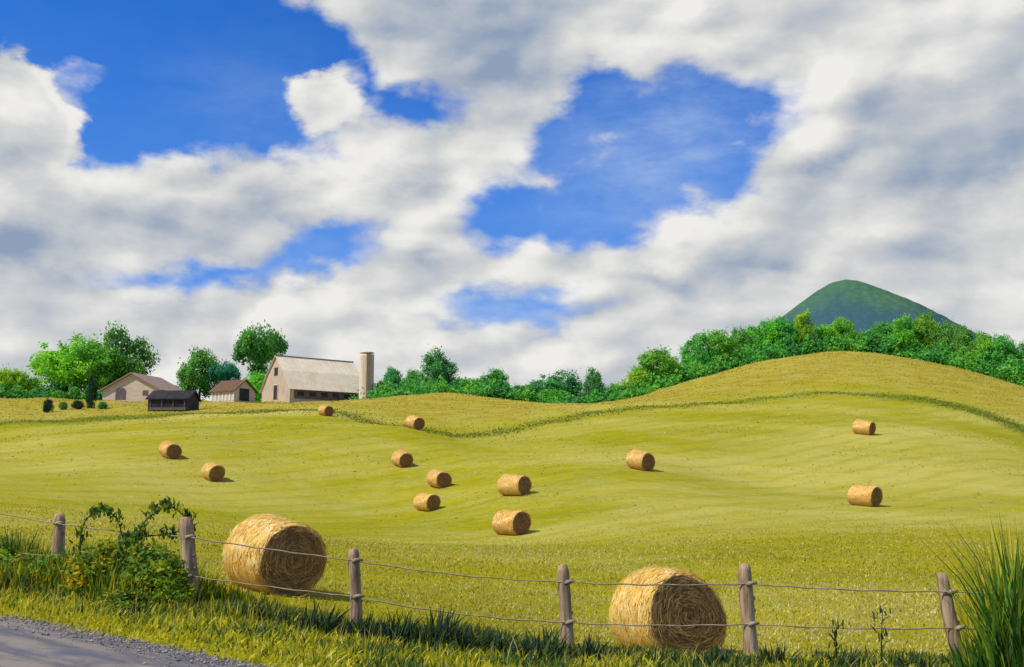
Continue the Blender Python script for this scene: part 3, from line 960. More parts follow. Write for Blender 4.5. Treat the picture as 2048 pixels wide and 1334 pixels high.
def gable_building(name, label, cat, px, d, rz, L, Wd, ze, zr, mw, mr, oh=0.4, dz=-0.15):
    c = ground_pt(px, d)
    r = empty(name, (c.x, c.y, c.z + dz), R(rz)); tag(r, label, cat)
    hx, hy = L / 2, Wd / 2
    mb = MB(); mb.prism([(-hy, -2), (-hy, ze), (0, zr - .06), (hy, ze), (hy, -2)], -hx, hx, lambda u, v, t: Vector((t, u, v)))
    wall = obj('wall', mb.mesh('wall'), mw, r)
    sl = (zr - ze) / hy
    u0 = hy + oh; z0 = ze - sl * oh
    up = [(-u0, z0 + .02), (0, zr + .02), (u0, z0 + .02), (u0, z0 + .22), (0, zr + .24), (-u0, z0 + .22)]
    mb = MB(); mb.prism(up, -hx - oh, hx + oh, lambda u, v, t: Vector((t, u, v)))
    roof = obj('roof', mb.mesh('roof'), mr, r)
    return r, hx, hy, wall, roof


def build_sheds():
    # faded low house at left: its gable looks at the road, ridge runs away from us
    r, hx, hy, wall, roof = gable_building('low_shed', 'low wide pinkish shed with shallow gable and dark doorway, beneath the dark green tree', 'shed',
                                           290, 233, 80, 12, 14.2, 2.4, 6.1, M_PINKWALL, M_PINKROOF, 0.7)
    mb = MB()
    arch = [(1.3, 0.15), (1.3, 2.0)] + [(1.3 + 1.3 - 1.3 * math.cos(a), 2.0 + .9 * math.sin(a)) for a in np.linspace(0.2, math.pi - 0.2, 8)] + [(3.9, 2.0), (3.9, 0.15)]
    mb.prism(arch, -hx - .06, -hx - .003, lambda u, v, t: Vector((t, u, v)))
    obj('door', mb.mesh('door'), M_DARKWALL, r)
    mb = MB(); mb.box(-hx - .05, -4.2, 1.0, -hx - .003, -2.8, 2.2); w_ = obj('window', mb.mesh('window'), M_DARKWALL, r)
    # black run-in shed
    r, hx, hy, wall, roof = gable_building('black_shed', 'black low shed with a wide dark open front in the yellow grass', 'shed',
                                           347, 180, -4, 7.2, 5.4, 2.3, 3.75, M_BLACKWALL, M_BLACKROOF, 0.35)
    mb = MB(); mb.box(-hx + .5, -hy - .06, 0.55, hx - .5, -hy - .003, 2.0); op = obj('open_front_shade', mb.mesh('open_front_shade'), M_BLACKROOF, r)  # black panel standing in for the shaded inside of the shed
    mb = MB()
    for k in range(4):
        x = -hx + .5 + k * (2 * hx - 1.0) / 3
        mb.box(x - .09, -hy - .14, .1, x + .09, -hy - .065, 2.05)
    mb.box(-hx + .2, -hy - .2, .25, hx - .2, -hy - .145, .75)
    obj('rail', mb.mesh('rail'), M_DARKWALL, op)
    # brown roofed shed with white posts
    r, hx, hy, wall, roof = gable_building('brown_roofed_shed', 'small shed with brown roof and white boarded front, left of the barn', 'shed',
                                           466, 206, -34, 7.0, 5.4, 2.2, 4.3, M_PINKWALL, M_BROWNROOF, 0.45)
    for k in range(7):
        x = -hx + .25 + k * (2 * hx - .5) / 6
        mb = MB(); mb.box(x - .22, -hy - .07, .1, x + .22, -hy - .003, 2.0); obj('board', mb.mesh('board'), M_WHITE, r)
    mb = MB(); mb.box(hx + .003, -1.4, .1, hx + .07, 1.1, 2.6); obj('door', mb.mesh('door'), M_DARK, r)


build_sheds()

# ------------------------------------------------------------------ trees


def crown_mesh(seed, lobes, nclump=170, per=62, leaf=0.022, spread=0.045, pal=None):
    """crown in a unit box: x,y in -.5...5, z in 0..1"""
    g = np.random.default_rng(seed)
    lobes = np.array(lobes, dtype=float)
    vol = lobes[:, 3] * lobes[:, 4] * lobes[:, 5]; pr = vol ** 0.8 / (vol ** 0.8).sum()
    which = g.choice(len(lobes), nclump, p=pr)
    d = g.normal(size=(nclump, 3)); d /= np.linalg.norm(d, axis=1)[:, None]
    rad = g.uniform(0.25, 1.0, nclump) ** 0.45
    ctr = lobes[which, :3] + d * rad[:, None] * lobes[which, 3:6]
    ctr += g.normal(0, 0.015, ctr.shape)
    shade = g.uniform(0.0, 1.0, nclump)
    n = nclump * per
    P = np.repeat(ctr, per, 0) + g.normal(0, 1, (n, 3)) * spread * g.uniform(0.6, 1.3, nclump).repeat(per)[:, None]
    out = np.repeat(d, per, 0)
    N = out * 0.8 + g.normal(0, 0.7, (n, 3)) + np.array([0, 0, 0.35]); N /= np.linalg.norm(N, axis=1)[:, None]
    T = np.cross(N, g.normal(size=(n, 3))); T /= np.linalg.norm(T, axis=1)[:, None]
    B = np.cross(N, T)
    s = (leaf * g.uniform(0.6, 1.35, n))[:, None]
    V = np.stack([P - T * s, P + B * s * .55, P + T * s, P - B * s * .55], 1).reshape(-1, 3)
    pal = np.array(pal if pal is not None else [(0.13, 0.38, 0.06), (0.18, 0.50, 0.06), (0.25, 0.60, 0.065), (0.34, 0.66, 0.06)])
    idx = np.clip(shade * len(pal), 0, len(pal) - 1.01); i0 = idx.astype(int); f = (idx - i0)[:, None]
    cc = pal[i0] * (1 - f) + pal[np.minimum(i0 + 1, len(pal) - 1)] * f
    c = np.repeat(cc, per, 0) * g.uniform(0.85, 1.15, n)[:, None]
    return mesh_np('crown', V, np.arange(4 * n), np.full(n, 4), np.repeat(c, 4, 0))


def trunk_mesh(seed, h=0.75, r=0.022, limbs=5, base=0.25):
    rnd = random.Random(seed)
    mb = MB()
    bend = rnd.uniform(-.03, .03)
    mb.tube([(0, 0, -0.03), (bend * .3, 0, h * .3), (bend, 0, h * .65), (bend * .6, 0.01, h)], [r * 1.3, r, r * .7, r * .25], 7)
    for k in range(limbs):
        a = rnd.uniform(0, 6.28); z = base + rnd.random() * (h - base) * .7
        ln = rnd.uniform(.16, .3)
        p0 = Vector((bend * .6, 0, z)); p2 = p0 + Vector((math.cos(a) * ln, math.sin(a) * ln, ln * .75)); pm = (p0 + p2) / 2 + Vector((0, 0, -.02))
        mb.tube([p0, pm, p2], [r * .55, r * .38, r * .12], 5)
    return mb.mesh('trunk', True)


M_BARK = mat_noisy('bark', C3(0.07, 0.05, 0.035), C3(0.12, 0.09, 0.065), 6, (6, 6, 1), 0.95)
CR = {
    'round': crown_mesh(1, [(0, 0, .58, .40, .40, .32), (-.2, .05, .45, .24, .26, .2), (.2, -.05, .42, .25, .26, .2), (.03, 0, .8, .25, .25, .16), (0, 0, .3, .3, .3, .16)]),
    'broad': crown_mesh(2, [(-.22, 0, .62, .26, .28, .24), (.18, .02, .68, .28, .28, .27), (0, -.1, .45, .36, .36, .22), (-.38, 0, .52, .12, .14, .10), (.36, 0, .5, .13, .18, .16), (.02, .1, .3, .26, .26, .2)], 170),
    'lumpy': crown_mesh(3, [(-.15, 0, .72, .25, .26, .23), (.2, 0, .55, .26, .28, .26), (-.2, .05, .4, .28, .3, .24), (.05, -.1, .25, .32, .34, .22)], 160),
    'tall': crown_mesh(4, [(0, 0, .35, .44, .44, .28), (-.05, 0, .58, .36, .36, .25), (.04, 0, .8, .22, .22, .18)], 160),
    'cone': crown_mesh(5, [(0, 0, .22, .44, .44, .2), (0, 0, .42, .34, .34, .22), (0, 0, .62, .24, .24, .2), (.01, 0, .83, .13, .13, .17)], 150),
    'column': crown_mesh(6, [(0, 0, .25, .42, .42, .25), (0, 0, .5, .38, .38, .3), (0, 0, .75, .26, .26, .22), (0, 0, .93, .1, .1, .07)], 110, 50, 0.03, 0.05),
    'open': crown_mesh(7, [(0, 0, .80, .40, .36, .16), (-.25, 0, .68, .22, .22, .12), (.25, .05, .72, .22, .22, .13), (.02, 0, .52, .18, .18, .16), (-.05, 0, .33, .10, .1, .12)], 130, 60, 0.024),
    'bush': crown_mesh(8, [(0, 0, .42, .44, .42, .42), (-.2, 0, .35, .26, .26, .32), (.22, 0, .4, .25, .25, .36)], 90, 60, 0.032, 0.07),
}
TK = {k: trunk_mesh(20 + i, .8 if k in ('round', 'broad', 'lumpy', 'open') else .9, .02, 6 if k not in ('cone', 'column') else 3) for i, k in enumerate(CR)}
ML = {
    'lime': mat_leaf('lime foliage', C3(1.35, 1.18, 0.7)),
    'green': mat_leaf('green foliage', C3(0.95, 1.05, 0.9)),
    'mid': mat_leaf('mid green foliage', C3(0.62, 0.85, 1.25)),
    'deep': mat_leaf('deep green foliage', C3(0.45, 0.68, 1.5)),
    'teal': mat_leaf('blue green foliage', C3(0.25, 0.60, 3.0)),
    'dark': mat_leaf('dark evergreen foliage', C3(0.12, 0.18, 0.6)),
    'gold': mat_leaf('yellowing foliage', C3(1.9, 1.15, 0.6)),
}


def tree(name, kind, px, wpx, top, d, mat, label, group=None, cat='tree', rz=None, deep=None):
    b = ground_pt(px, d)
    H = top_at(px, top, d) - b.z
    Wm = wpx * 1.1 * d / F
    i = len(TREES)
    r = empty(name, b, rz if rz is not None else (i * 2.39996) % 6.283, (1, 1, 1))
    a = r.rotation_euler.z
    r.scale = (Wm, Wm, H)
    obj('crown', CR[kind], ML[mat], r)
    obj('trunk', TK[kind], M_BARK, r)
    tag(r, label, cat, group)
    TREES.append(r)
    return r


TREES = []
FARM = 'trees around the farmyard'
tree('broadleaf_tree', 'broad', 132, 132, 668, 240, 'lime', 'bright lime green spreading tree, larger one at the left of the pink shed', FARM, rz=0.1)
tree('broadleaf_tree', 'lumpy', 245, 112, 650, 246, 'mid', 'dark green tall tree rising directly behind the pink shed', FARM, rz=0.3)
tree('broadleaf_tree', 'round', 192, 125, 684, 243, 'green', 'green tree filling the gap between the lime tree and the dark tall tree', FARM)
tree('broadleaf_tree', 'round', 398, 92, 698, 242, 'mid', 'round bushy green tree behind the black shed', FARM)
tree('broadleaf_tree', 'open', 447, 58, 722, 240, 'teal', 'small blue green tree behind the brown roofed shed', FARM)
tree('broadleaf_tree', 'open', 516, 98, 652, 250, 'mid', 'umbrella shaped green tree standing behind the barn gable', FARM, rz=0.0)
tree('broadleaf_tree', 'bush', 512, 62, 738, 236, 'green', 'low light green tree against the left wall of the barn', FARM)
tree('cypress_tree', 'column', 181, 24, 750, 186, 'dark', 'slim dark pointed evergreen standing alone in the yellow grass left of the sheds', None)
SH = 'small dark shrubs in the yellow grass'
tree('shrub', 'bush', 96, 20, 794, 178, 'dark', 'leftmost of the small dark shrubs left of the pointed evergreen', SH, 'shrub')
tree('shrub', 'bush', 126, 17, 801, 183, 'deep', 'faint little shrub in the middle of the row left of the pointed evergreen', SH, 'shrub')
tree('shrub', 'bush', 155, 25, 798, 182, 'dark', 'round dark shrub touching the foot of the pointed evergreen', SH, 'shrub')
tree('shrub', 'bush', 205, 20, 801, 184, 'deep', 'small shrub on the right side of the pointed evergreen', SH, 'shrub')
LB = 'low trees at the left edge'
tree('low_tree', 'bush', 6, 50, 728, 238, 'gold', 'yellowing low tree cut by the left edge of the picture', LB)
tree('low_tree', 'bush', 36, 44, 732, 240, 'gold', 'yellow green low tree, second in from the left edge', LB)
tree('low_tree', 'bush', 66, 40, 748, 242, 'green', 'lower green tree between the yellow low trees and the lime tree', LB)
CL = 'trees in the far row behind the centre of the field'
tree('row_tree', 'lumpy', 782, 66, 732, 222, 'deep', 'dark green tree standing next to the silo', CL)
tree('row_tree', 'round', 826, 56, 740, 220, 'mid', 'low green tree between the silo tree and the tall pointed crown', CL)
tree('row_tree', 'tall', 873, 84, 697, 212, 'deep', 'tallest tree of the centre row, pointed, behind the mound', CL)
tree('row_tree', 'bush', 925, 60, 762, 208, 'deep', 'low dark tree on the right flank of the tallest centre tree', CL)
tree('row_tree', 'round', 990, 66, 738, 205, 'mid', 'round green tree over the middle of the mound', CL)
tree('row_tree', 'bush', 1040, 58, 766, 204, 'deep', 'low dark tree in the dip right of the mound', CL)
tree('row_tree', 'broad', 1112, 104, 740, 202, 'deep', 'wide flat topped dark tree in the centre row', CL, rz=0.2)
tree('row_tree', 'cone', 1188, 58, 729, 200, 'deep', 'pointed dark green tree at the lowest part of the far field', CL)
tree('row_tree', 'bush', 1235, 60, 762, 204, 'green', 'low bright green tree at the foot of the right hill', CL)
RL = 'trees along the crest of the right hill'
ridge = [
    (1278, 62, 742, 'bush', 'lime', 'low lime green tree, lowest on the slope of the tree row up the right hill'),
    (1316, 92, 705, 'round', 'green', 'round tree with bright left half standing proud at the start of the hill row'),
    (1352, 50, 728, 'bush', 'mid', 'small tree tucked right of the round tree at the start of the hill row'),
    (1396, 70, 672, 'lumpy', 'mid', 'tall dark topped tree stepping up beside the round tree of the hill row'),
    (1440, 66, 668, 'round', 'green', 'green tree just left of midway up the left slope of the hill row'),
    (1482, 64, 660, 'tall', 'mid', 'darker tree halfway up the left slope of the hill row'),
    (1524, 66, 646, 'lumpy', 'green', 'tree just outside the left foot of the mountain'),
    (1566, 60, 642, 'round', 'mid', 'tree covering the left foot of the mountain'),
    (1608, 62, 632, 'lumpy', 'lime', 'tallest lime green tree of the hill row, below the left flank of the mountain'),
    (1650, 54, 650, 'bush', 'green', 'tree left of centre under the mountain, shorter than the lime one beside it'),
    (1686, 58, 644, 'round', 'green', 'bright tree left of the gap under the mountain peak'),
    (1730, 60, 664, 'bush', 'mid', 'lowest tree in the gap right under the mountain peak'),
    (1772, 62, 652, 'round', 'mid', 'tree right of the gap under the mountain peak'),
    (1815, 66, 640, 'lumpy', 'green', 'broad tree below the right flank of the mountain'),
    (1856, 64, 634, 'round', 'green', 'high tree covering the right foot of the mountain'),
    (1896, 56, 648, 'tall', 'mid', 'tree just outside the right foot of the mountain'),
    (1930, 58, 650, 'cone', 'mid', 'pointed tree on the right descent of the hill row'),
    (1970, 62, 668, 'lumpy', 'green', 'green tree on the right descent, next after the pointed one'),
    (2008, 60, 678, 'round', 'mid', 'tree near the right edge of the picture at the end of the hill row'),
    (2044, 64, 690, 'lumpy', 'mid', 'last tree of the hill row, cut by the right edge of the picture'),
    (2095, 70, 705, 'round', 'green', 'tree of the hill row just beyond the right edge'),
]
_cx = [c_[0] for c_ in CREST]; _cd = [c_[2] for c_ in CREST]
for px, wp, tp, kd, mt, lb in ridge:
    d = float(np.interp(px, _cx, _cd)) + 7 + (hash(kd) % 1) + (px * 7 % 5)
    tree('ridge_tree', kd, px, wp * 1.18, tp - 8, d, mt, lb, RL)


def leaf_cloud(name, pts, hts, width, nper, leaf, mat, pal, seed):
    """undergrowth along a line of ground points: leaf cards, one object"""
    g = np.random.default_rng(seed)
    pts = np.array(pts); n = nper
    t = g.uniform(0, len(pts) - 1, n); i = t.astype(int); f = (t - i)[:, None]
    P = pts[i] * (1 - f) + pts[np.minimum(i + 1, len(pts) - 1)] * f
    hh = np.interp(t, np.arange(len(hts)), hts)
    x = P[:, 0] + g.normal(0, width, n) * .6; y = P[:, 1] + g.uniform(-width, width, n)
    lump = 0.55 + 0.45 * np.sin(x * 0.9 + 2 * np.sin(x * 0.37)) * np.sin(y * 0.7 + x * .23)
    z = ground_z(x, y) + hh * (g.random(n) ** 0.8) * np.clip(lump, .25, 1)
    P = np.stack([x, y, z], 1)
    N = g.normal(0, 0.7, (n, 3)) + np.array([0, -.4, 0.6]); N /= np.linalg.norm(N, axis=1)[:, None]
    T = np.cross(N, g.normal(size=(n, 3))); T /= np.linalg.norm(T, axis=1)[:, None]
    B = np.cross(N, T); s = (leaf * g.uniform(.6, 1.4, n))[:, None]
    V = np.stack([P - T * s, P + B * s * .55, P + T * s, P - B * s * .55], 1).reshape(-1, 3)
    pal = np.array(pal)
    k = np.clip(((np.sin(x * .61) * np.sin(x * .23 + y * .4) * .5 + .5) * .6 + g.random(n) * .4) * len(pal), 0, len(pal) - 1).astype(int)
    return obj(name, mesh_np(name, V, np.arange(4 * n), np.full(n, 4), np.repeat(pal[k], 4, 0)), mat)


PALG = [(0.11, 0.33, 0.075), (0.15, 0.43, 0.07), (0.22, 0.53, 0.06), (0.33, 0.60, 0.05)]
pts, hts = [], []
for px in range(752, 2120, 12):
    d = float(np.interp(px, _cx, _cd)) + 6
    p = ground_pt(px, d); pts.append(tuple(p)); hts.append(float(np.interp(px, [752, 1000, 1200, 1500, 2100], [4.2, 3.6, 3.6, 5.2, 6.0])))
tag(leaf_cloud('undergrowth', pts, hts, 4.0, 60000, 0.36, mat_leaf('undergrowth foliage', C3(0.75, 0.95, 1.05), .02), PALG, 31),
    'dense green undergrowth filling in under the tree rows', 'undergrowth', kind='stuff')
pts = [tuple(ground_pt(px, 234)) for px in range(-200, 330, 12)]
tag(leaf_cloud('hedge', pts, [3.4, 3.6, 3.4, 3.6, 3.4, 3.2, 3.0] + [3.4] * (len(pts) - 7), 2.5, 14000, 0.36, mat_leaf('hedge foliage', C3(0.7, 0.85, 1.0), .02), PALG, 32),
    'dark green hedge behind the yellow grass at the far left', 'hedge')

# ------------------------------------------------------------------ fence
M_POST = mat_noisy('grey brown post wood', C3(0.24, 0.145, 0.080), C3(0.46, 0.31, 0.19), 2.2, (9, 9, 1.0), 0.9, 0.8, 0.03, C3(0.56, 0.42, 0.28))
M_WIRE = mat_noisy('weathered rope wire', C3(0.22, 0.175, 0.11), C3(0.36, 0.295, 0.19), 8, (1, 1, 1), 0.85, 0.3, 0.01)
TOPS = [(-200, 1010), (118, 1029), (370, 1036), (707, 1098), (1127, 1131), (1490, 1129), (1884, 1148), (2300, 1165)]
UP = [(-200, 985), (118, 1046), (378, 1073), (709, 1120), (1131, 1163), (1492, 1166), (1893, 1182), (2310, 1190)]
LO = [(-200, 1070), (116, 1112), (382, 1150), (711, 1192), (1133, 1243), (1496, 1246), (1908, 1254), (2325, 1262)]


def post_mesh(b, t, r, seed):
    # a rough split post standing from b to t
    g = random.Random(seed)
    mb = MB()
    n, sides = 14, 14
    pts, rad = [], []
    lump = [g.uniform(.93, 1.08) for _ in range(sides)]
    vs = []
    ax = (t - b)
    for i in range(n + 1):
        f = i / n
        p = b - Vector((0, 0, .35)) * (1 - f) * (1 if i == 0 else 0) + ax * f
        rr = r * (1.12 - .16 * f) * (1 + .05 * math.sin(f * 9 + seed))
        off = Vector((math.sin(f * 4 + seed) * .012, math.cos(f * 3 + seed) * .012, 0))
        if i == n: rr *= .8
        for k in range(sides):
            a = 2 * math.pi * k / sides
            w_ = lump[k] * (1 + g.uniform(-.03, .03))
            vs.append(p + off + Vector((math.cos(a) * rr * w_, math.sin(a) * rr * w_, (.02 * math.cos(a + seed) if i >= n - 1 else 0))))
    fs = []
    for i in range(n):
        for k in range(sides):
            k2 = (k + 1) % sides
            fs.append([i * sides + k, i * sides + k2, (i + 1) * sides + k2, (i + 1) * sides + k])
    top = len(vs); vs.append(t + Vector((0, 0, .02)))
    for k in range(sides): fs.append([n * sides + k, n * sides + (k + 1) % sides, top])
    mb.add(vs, fs)
    # knots / branch stubs
    for _ in range(2):
        f = g.uniform(.25, .8); a = g.uniform(-.6, .8)
        p = b + ax * f; o = Vector((math.cos(a), -abs(math.sin(a)) * .6, .3)).normalized()
        mb.tube([p + o * r * .6, p + o * r * 1.12, p + o * r * 1.3], [r * .42, r * .34, r * .1], 7)
    return mb.mesh('post', True)


def build_fence():
    b0 = ground_pt(FENCE[4][0], FENCE[4][2])
    r = empty('wire_fence', b0)
    tag(r, 'old roadside fence of weathered wooden posts carrying two sagging grey strands', 'fence')
    rads = [.085, .098, .105, .078, .085, .088, .080, .08]
    for k, f_ in enumerate(FENCE):
        b = ground_pt(f_[0], f_[2]); t = at(TOPS[k][0], TOPS[k][1], f_[2])
        me = post_mesh(b - b0, t - b0, rads[k], k + 3)
        o = obj('post', me, M_POST, r)
        for path in (UP, LO):
            p = at(path[k][0], path[k][1], f_[2]) - b0
            mb = MB()
            q = p + Vector((.02, -rads[k] - .01, 0))
            mb.tube([q + Vector((-.035, .02, -.02)), q + Vector((0, -.012, 0)), q + Vector((.05, .0, .012)), q + Vector((.11, .03, 0))], [.02, .034, .028, .016], 8)
            obj('wire_tie', mb.mesh('wire_tie', True), M_WIRE, o)
        if k == 6: o['label'] = 'slanting post leaning to the left'
    for j, path in enumerate((UP, LO)):
        pts = []
        for k in range(len(path) - 1):
            a = at(path[k][0], path[k][1], FENCE[k][2]) + Vector((0, -rads[k] - .005, 0)); b = at(path[k + 1][0], path[k + 1][1], FENCE[k + 1][2]) + Vector((0, -rads[k + 1] - .005, 0))
            sag = (.05, .045, .02, .10, .05, .05, .05)[k] * (1 if j == 0 else 1.2)
            for i in range(14):
                f = i / 14
                pts.append(a.lerp(b, f) - b0 + Vector((0, 0, -sag * 4 * f * (1 - f) * .5 + .006 * math.sin(i * 1.9 + k * 3 + j))))
        pts.append(b - b0)
        g = random.Random(j)
        mb = MB(); mb.tube(pts, [.009 * g.uniform(.8, 1.25) for _ in pts], 7)
        obj('wire', mb.mesh('wire', True), M_WIRE, r)


build_fence()

# ------------------------------------------------------------------ grass and weeds


def blades(P, H, Wd, lean, col, seed, curl=0.35, seg=3):
    """grass blades as tapered bent strips"""
    g = np.random.default_rng(seed); n = len(P)
    a = g.uniform(0, 2 * math.pi, n)
    side = np.stack([np.cos(a), np.sin(a), np.zeros(n)], 1)
    la = g.uniform(0, 2 * math.pi, n)
    L = np.stack([np.cos(la), np.sin(la), np.zeros(n)], 1) * (g.uniform(0, 1, n) * curl)[:, None] + np.asarray(lean)
    rows = []
    prof = [0.75, 1.0, 0.7]
    for k in range(seg):
        f = k / seg
        c = P + np.stack([np.zeros(n), np.zeros(n), H * (f - .18 * f * f * np.linalg.norm(L, axis=1))], 1) + L * (H * f ** 1.8)[:, None]
        wv = side * (Wd * prof[min(k, 2)] * .5)[:, None]
        rows += [c - wv, c + wv]
    tip = P + np.stack([np.zeros(n), np.zeros(n), H * (1 - .18 * np.linalg.norm(L, axis=1))], 1) + L * H[:, None]
    rows.append(tip)
    V = np.stack(rows, 1); m = V.shape[1]; V = V.reshape(-1, 3)
    o = (np.arange(n) * m)[:, None]
    q = [np.concatenate([o + 2 * k, o + 2 * k + 1, o + 2 * k + 3, o + 2 * k + 2], 1) for k in range(seg - 1)]
    q = np.stack(q, 1).reshape(-1, 4)
    t = np.concatenate([o + 2 * seg - 2, o + 2 * seg - 1, o + 2 * seg], 1)
    flat_ = np.concatenate([q.ravel(), t.ravel()]); sizes = np.concatenate([np.full(len(q), 4), np.full(len(t), 3)])
    return V, flat_, sizes, np.repeat(col, m, 0)


def blade_obj(name, mat, *parts, parent=None, origin=None):
    V, Ff, S, Cc = [], [], [], []; o = 0
    for p in parts:
        V.append(p[0]); Ff.append(p[1] + o); S.append(p[2]); Cc.append(p[3]); o += len(p[0])
    V = np.vstack(V)
    if origin is not None: V = V - np.array(origin)
    ob = obj(name, mesh_np(name, V, np.concatenate(Ff), np.concatenate(S), np.vstack(Cc)), mat, parent)
    if origin is not None: ob.location = origin
    return ob


def pick(pal, n, g, wts=None, var=0.25):
    pal = np.array(pal)
    k = g.choice(len(pal), n, p=None if wts is None else np.array(wts) / sum(wts))
    return pal[k] * g.uniform(1 - var, 1 + var, n)[:, None]


M_GRASS = mat_leaf('grass blades', C3(1, 1, 1), 0.0, 0.4)
YEL = [(0.60, 0.50, 0.018), (0.48, 0.43, 0.016), (0.68, 0.54, 0.03), (0.34, 0.36, 0.018), (0.62, 0.54, 0.12)]
GRN = [(0.060, 0.125, 0.026), (0.10, 0.175, 0.022), (0.036, 0.075, 0.026), (0.17, 0.23, 0.018), (0.032, 0.065, 0.055)]


def clumpy(x, y, s, ph=0.0):
    return .5 + .25 * (np.sin(x * 2.1 * s + ph + 1.3 * np.sin(y * 1.7 * s)) + np.sin(y * 2.6 * s + ph * 2 + 1.1 * np.sin(x * 1.3 * s)))


def build_grass():
    g = np.random.default_rng(50)
    # --- verge, from road edge to the fence
    n = 120000
    x = g.uniform(-10, 11, n); y = g.uniform(3.5, 19, n)
    rd = road_dist(x, y) + .1; fd = fence_dist(x, y)
    px = x / y * F + 1024
    keep = (rd > 0.02 + .12 * g.random(n)) & (fd < -0.1) & (px > -200) & (px < 2250) & (y > 6.5)
    x, y, rd, fd = x[keep], y[keep], rd[keep], fd[keep]; n = len(x)
    left = np.clip((-1.5 - x) / 4, 0, 1)
    h = (0.03 + .11 * np.clip(rd / 1.8, 0, 1)) * g.uniform(.6, 1.5, n) * (1 + .5 * left)
    cl = clumpy(x, y, 1.6)
    isg = g.random(n) < np.clip((cl - .30) * 2.0, .12, .9) * np.clip((rd - .3) / 1.3, 0.08, 1)
    col = np.where(isg[:, None], pick(GRN, n, g, [3, 4, 1, 3, 1]), pick(YEL, n, g, [4, 4, 2, 3, 1]))
    P = np.stack([x, y, ground_z(x, y) - .01], 1)
    a = blades(P, h, g.uniform(.010, .030, n) * np.where(g.random(n) < .12, 1.8, 1.0), (0.10, 0, 0), col, 51, 1.0)
    # dead seed stems
    m = 420
    sx = g.uniform(-9, 5, m); sy = np.interp(sx, FX, FY) - g.uniform(.1, 2.2, m); ok = road_dist(sx, sy) > .5; sx, sy = sx[ok], sy[ok]; m = len(sx)
    b = blades(np.stack([sx, sy, ground_z(sx, sy)], 1), g.uniform(.18, .42, m), g.uniform(.006, .012, m), (.12, 0, 0), pick([(0.50, 0.40, 0.16), (0.60, 0.46, 0.10), (0.40, 0.30, 0.12)], m, g), 61, .9)
    tag(blade_obj('verge_grass', M_GRASS, a, b), 'yellow green grass verge between the road and the fence', 'grass', kind='stuff')

    # --- dark grass under the fence
    n = 60000
    x = g.uniform(-11, 10, n); fd = g.normal(-0.25, .40, n); y = np.interp(x, FX, FY) + fd
    cl = clumpy(x, y, 1.1, 2.0)
    keep = (g.random(n) < np.clip(cl * 1.5 - .2 + .5 * np.clip((-1 - x) / 3, 0, 1), .10, 1)) & (road_dist(x, y) > .7)
    x, y = x[keep], y[keep]; cl = cl[keep]; n = len(x)
    right = np.clip((x - 3.5) / 3, 0, 1)
    h = (.08 + .20 * np.clip(cl, .1, 1)) * g.uniform(.55, 1.35, n) * np.interp(x, [-6, -1, 1, 4], [1.25, 1.1, .75, .6])
    isy = g.random(n) < .20
    col = np.where(isy[:, None], pick(YEL, n, g, [4, 3, 2, 3, 1]), pick(GRN, n, g, [4, 3, 3, 2, 2]))
    P = np.stack([x, y, ground_z(x, y) - .01], 1)
    a = blades(P, h, g.uniform(.012, .030, n), (0.14, 0, 0), col, 52, .55)
    tag(blade_obj('fence_grass', M_GRASS, a), 'dark green unmown grass growing along the foot of the fence', 'grass', kind='stuff')

    # --- stubble of the near field
    n = 170000
    d = 14.5 * (78 / 14.5) ** (g.random(n) ** 1.15); u = g.uniform(-.62, .62, n)
    x = u * d; y = d
    keep = (fence_dist(x, y) > .15) & (g.random(n) < np.clip((80 - d) / 40, 0, 1)) & (g.random(n) < np.clip(.35 + .9 * clumpy(x, y, .35, 1.0), 0, 1))
    x, y, d = x[keep], y[keep], d[keep]; n = len(x)
    fade = np.clip((78 - d) / 45, .12, 1)
    h = (.035 + .0008 * d) * g.uniform(.5, 1.7, n) * fade
    pal = [(0.50, 0.45, 0.018), (0.42, 0.40, 0.015), (0.66, 0.59, 0.20), (0.32, 0.34, 0.015), (0.74, 0.66, 0.32)]
    pat = clumpy(x, y, .12, .5) + g.normal(0, .15, n)
    col = np.where((pat > .62)[:, None], pick(pal, n, g, [2, 1, 4, 1, 3]), pick(pal, n, g, [5, 4, 1, 3, .4]))
    P = np.stack([x, y, ground_z(x, y) - .01], 1)
    a = blades(P, h, (.008 + .0007 * d) * g.uniform(.7, 1.4, n), (0.08, 0, 0), col, 53, .9)
    tag(blade_obj('field_stubble', M_GRASS, a), 'short yellow stubble of the mown hay field', 'grass', kind='stuff')

    # --- coarser stubble and clover over the middle and far field
    n = 120000
    d = np.sqrt(g.uniform(45 ** 2, 235 ** 2, n)); u = g.uniform(-.60, .60, n)
    x = u * d; y = d
    s3 = np.array([tuple(at(*s)) for s in STRIP]); rs = np.interp(x / y, s3[:, 0] / s3[:, 1], s3[:, 1])
    c3 = np.array([tuple(at(*s)) for s in CREST]); rc = np.interp(x / y, c3[:, 0] / c3[:, 1], c3[:, 1])
    pat = clumpy(x, y, .11, .9) * .6 + clumpy(x, y, .37, .2) * .4 + g.normal(0, .12, n)
    keep = (y < rc) & (g.random(n) < np.clip((d - 45) / 25, 0, 1) * .35) & ((pat > .55) | ((pat < .36) & (y > np.interp(x / y, s3[:, 0] / s3[:, 1], s3[:, 1]) + 4)))
    x, y, d, pat, rs = x[keep], y[keep], d[keep], pat[keep], rs[keep]; n = len(x)
    light_ = pick([(0.55, 0.49, 0.12), (0.62, 0.55, 0.20), (0.50, 0.44, 0.05)], n, g); dark_ = pick([(0.34, 0.34, 0.014), (0.38, 0.36, 0.016), (0.30, 0.32, 0.014)], n, g)
    far_ = pick([(0.46, 0.36, 0.02), (0.52, 0.42, 0.03)], n, g)
    col = np.where((pat > .5)[:, None], light_, dark_)
